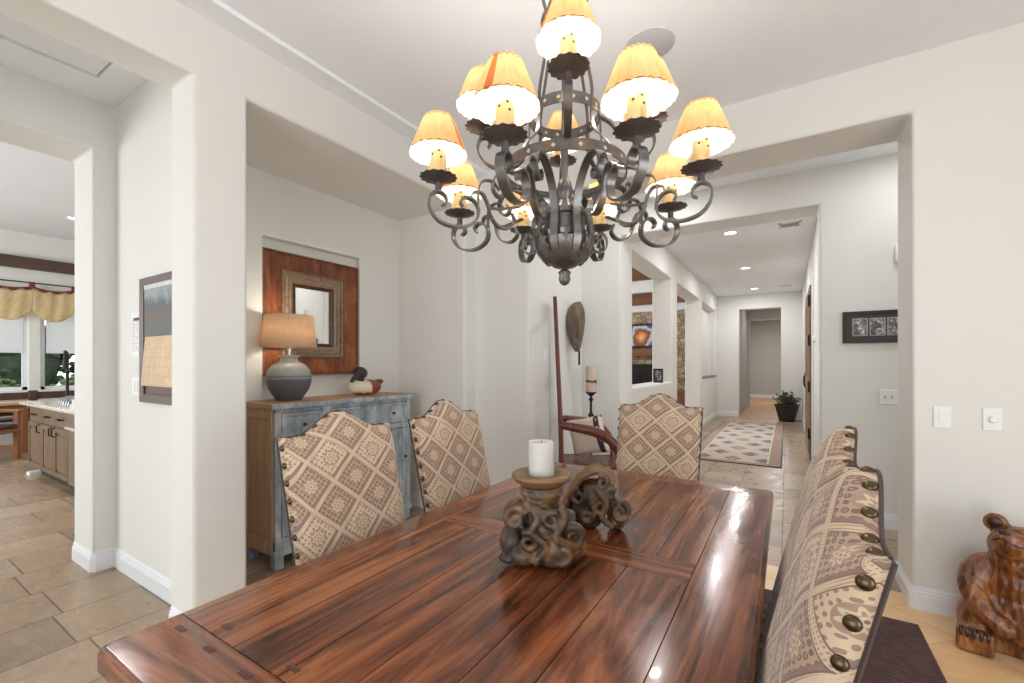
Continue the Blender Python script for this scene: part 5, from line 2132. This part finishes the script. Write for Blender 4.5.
def m_val():
    n = NT('gold_scroll_print_cloth')
    c = n.coord()
    vine = n.math('LESS_THAN', n.math('ABSOLUTE', n.math('SUBTRACT', n.noise(c, 9, 3, .5, 2.5), .5)), .03)
    b = n.ramp(n.noise(n.vmap(c, (1, 14, 1)), 2, 3), [(.3, rgb(240, 214, 166)), (.7, rgb(250, 238, 208))])
    n.set(n.mix(n.math('MULTIPLY', vine, .7), b, rgb(176, 112, 62)), .85)
    tr = n.new('BsdfTranslucent')
    tr.inputs['Color'].default_value = (*rgb(252, 242, 216), 1)
    mx = n.new('MixShader')
    mx.inputs[0].default_value = .65
    n.t.links.new(n.p.outputs[0], mx.inputs[1])
    n.t.links.new(tr.outputs[0], mx.inputs[2])
    n.t.links.new(mx.outputs[0], [x for x in n.t.nodes if x.type == 'OUTPUT_MATERIAL'][0].inputs['Surface'])
    return n.m


MVAL = m_val()
MBAND = flat('dark_red_band_cloth', rgb(112, 52, 44), .85)
tabs = [-1.04+.52*k+.02 for k in range(5)]
for i in range(4):
    y0, y1 = tabs[i], tabs[i+1]
    bm = bmesh.new()
    n = 24
    g = []
    for k in range(n+1):
        t = k/n
        y = y0+(y1-y0)*t
        zt = .585-.045*math.sin(PI*t)
        zb = .21-.19*math.sin(PI*t)**.75
        col_ = []
        for j in range(9):
            s = j/8
            z = zt+(zb-zt)*s
            col_.append(bm.verts.new((.03*math.sin(t*PI*6+s*2)*.5+.05*math.sin(PI*s), y, z)))
        g.append(col_)
    for k in range(n):
        for j in range(8):
            bm.faces.new((g[k][j], g[k+1][j], g[k+1][j+1], g[k][j+1]))
    fin('swag', bm, MVAL, vl, smooth=True, ang=180).modifiers.new('thick', 'SOLIDIFY').thickness = .004
    bm = bmesh.new()
    tube(bm, [(.0, y0+(y1-y0)*k/12, .585-.045*math.sin(PI*k/12)) for k in range(13)], .028, 8, flat=.5)
    fin('band', bm, MBAND, vl, smooth=True)
for y in tabs:
    fin('tab', bx(-.02, .02, y-.035, y+.035, .57, .685), MBAND, vl, bev=.005)
bm = bmesh.new()
cyl(bm, (0, -1.15, .67), (0, 1.2, .67), .011, 10)
fin('rod', bm, MBLACK, vl, smooth=True)
o = fin('window_cornice', bx(0, .12, -1.6, 1.9, -.095, .095), m_wood('dark_brown_beam', [(.3, rgb(64, 46, 36)), (.55, rgb(88, 66, 52)), (.75, rgb(108, 84, 68))], 2, 18, (.5, .6), False, .1, 1), loc=(XW, 1.8, 3.053), bev=.006)
tag(o, 'dark brown timber cornice board above the kitchen valance', 'beam')

# garden outside the kitchen window
struct('ground', bx(-26, -11.4, -8, 10, -.2, -.05), flat('lawn_green', rgb(120, 130, 90), .9, 0, .3, 3))
rr = random.Random(11)
MB = [flat('shrub_green', rgb(88, 104, 62), .8, 0, .45, 6), flat('tree_green', rgb(64, 76, 58), .8, 0, .45, 5)]
glabs = ['light green garden shrub beyond the kitchen window, low beside the mullion', 'light green garden shrub beyond the kitchen window, seen over the island',
         'dark green garden tree beyond the kitchen window, behind the left shrub', 'dark green garden tree beyond the kitchen window, behind the island faucet', 'pale green round shrub beyond the kitchen window, furthest right']
for k, (y, x, h, r, m) in enumerate(((2.05, -14.6, .45, .68, 0), (3.6, -14.6, .5, .68, 0), (2.6, -19, 1.5, 1.7, 1), (6.1, -19, 1.5, 1.7, 1), (5.1, -14.6, .4, .55, 0))):
    bt = thing('garden_tree' if m else 'garden_shrub', glabs[k], 'tree' if m else 'shrub', (x, y, -.05), 0, 'garden planting')
    bm = bmesh.new()
    ell(bm, (0, 0, h), (r*.93, r*.93, r*.85), (0, 0, 0), 2)
    for q in range(420 if m else 260):
        a, e = rr.uniform(0, 6.28), rr.uniform(-.9, 1.4)
        rad_ = r*(.72+.28*rr.random())
        ell(bm, (rad_*math.cos(a)*math.cos(e), rad_*math.sin(a)*math.cos(e), h+rad_*math.sin(e)*.9), (.06*r+.05, .05*r+.04, .03*r+.03), (rr.uniform(-1, 1), rr.uniform(-1, 1), a), 1)
    fin('foliage', bm, MB[m], bt)
    bm = bmesh.new()
    cyl(bm, (0, 0, 0), (0, 0, h), .07*r, 8)
    fin('trunk', bm, flat('bark', rgb(84, 70, 56), .9), bt)
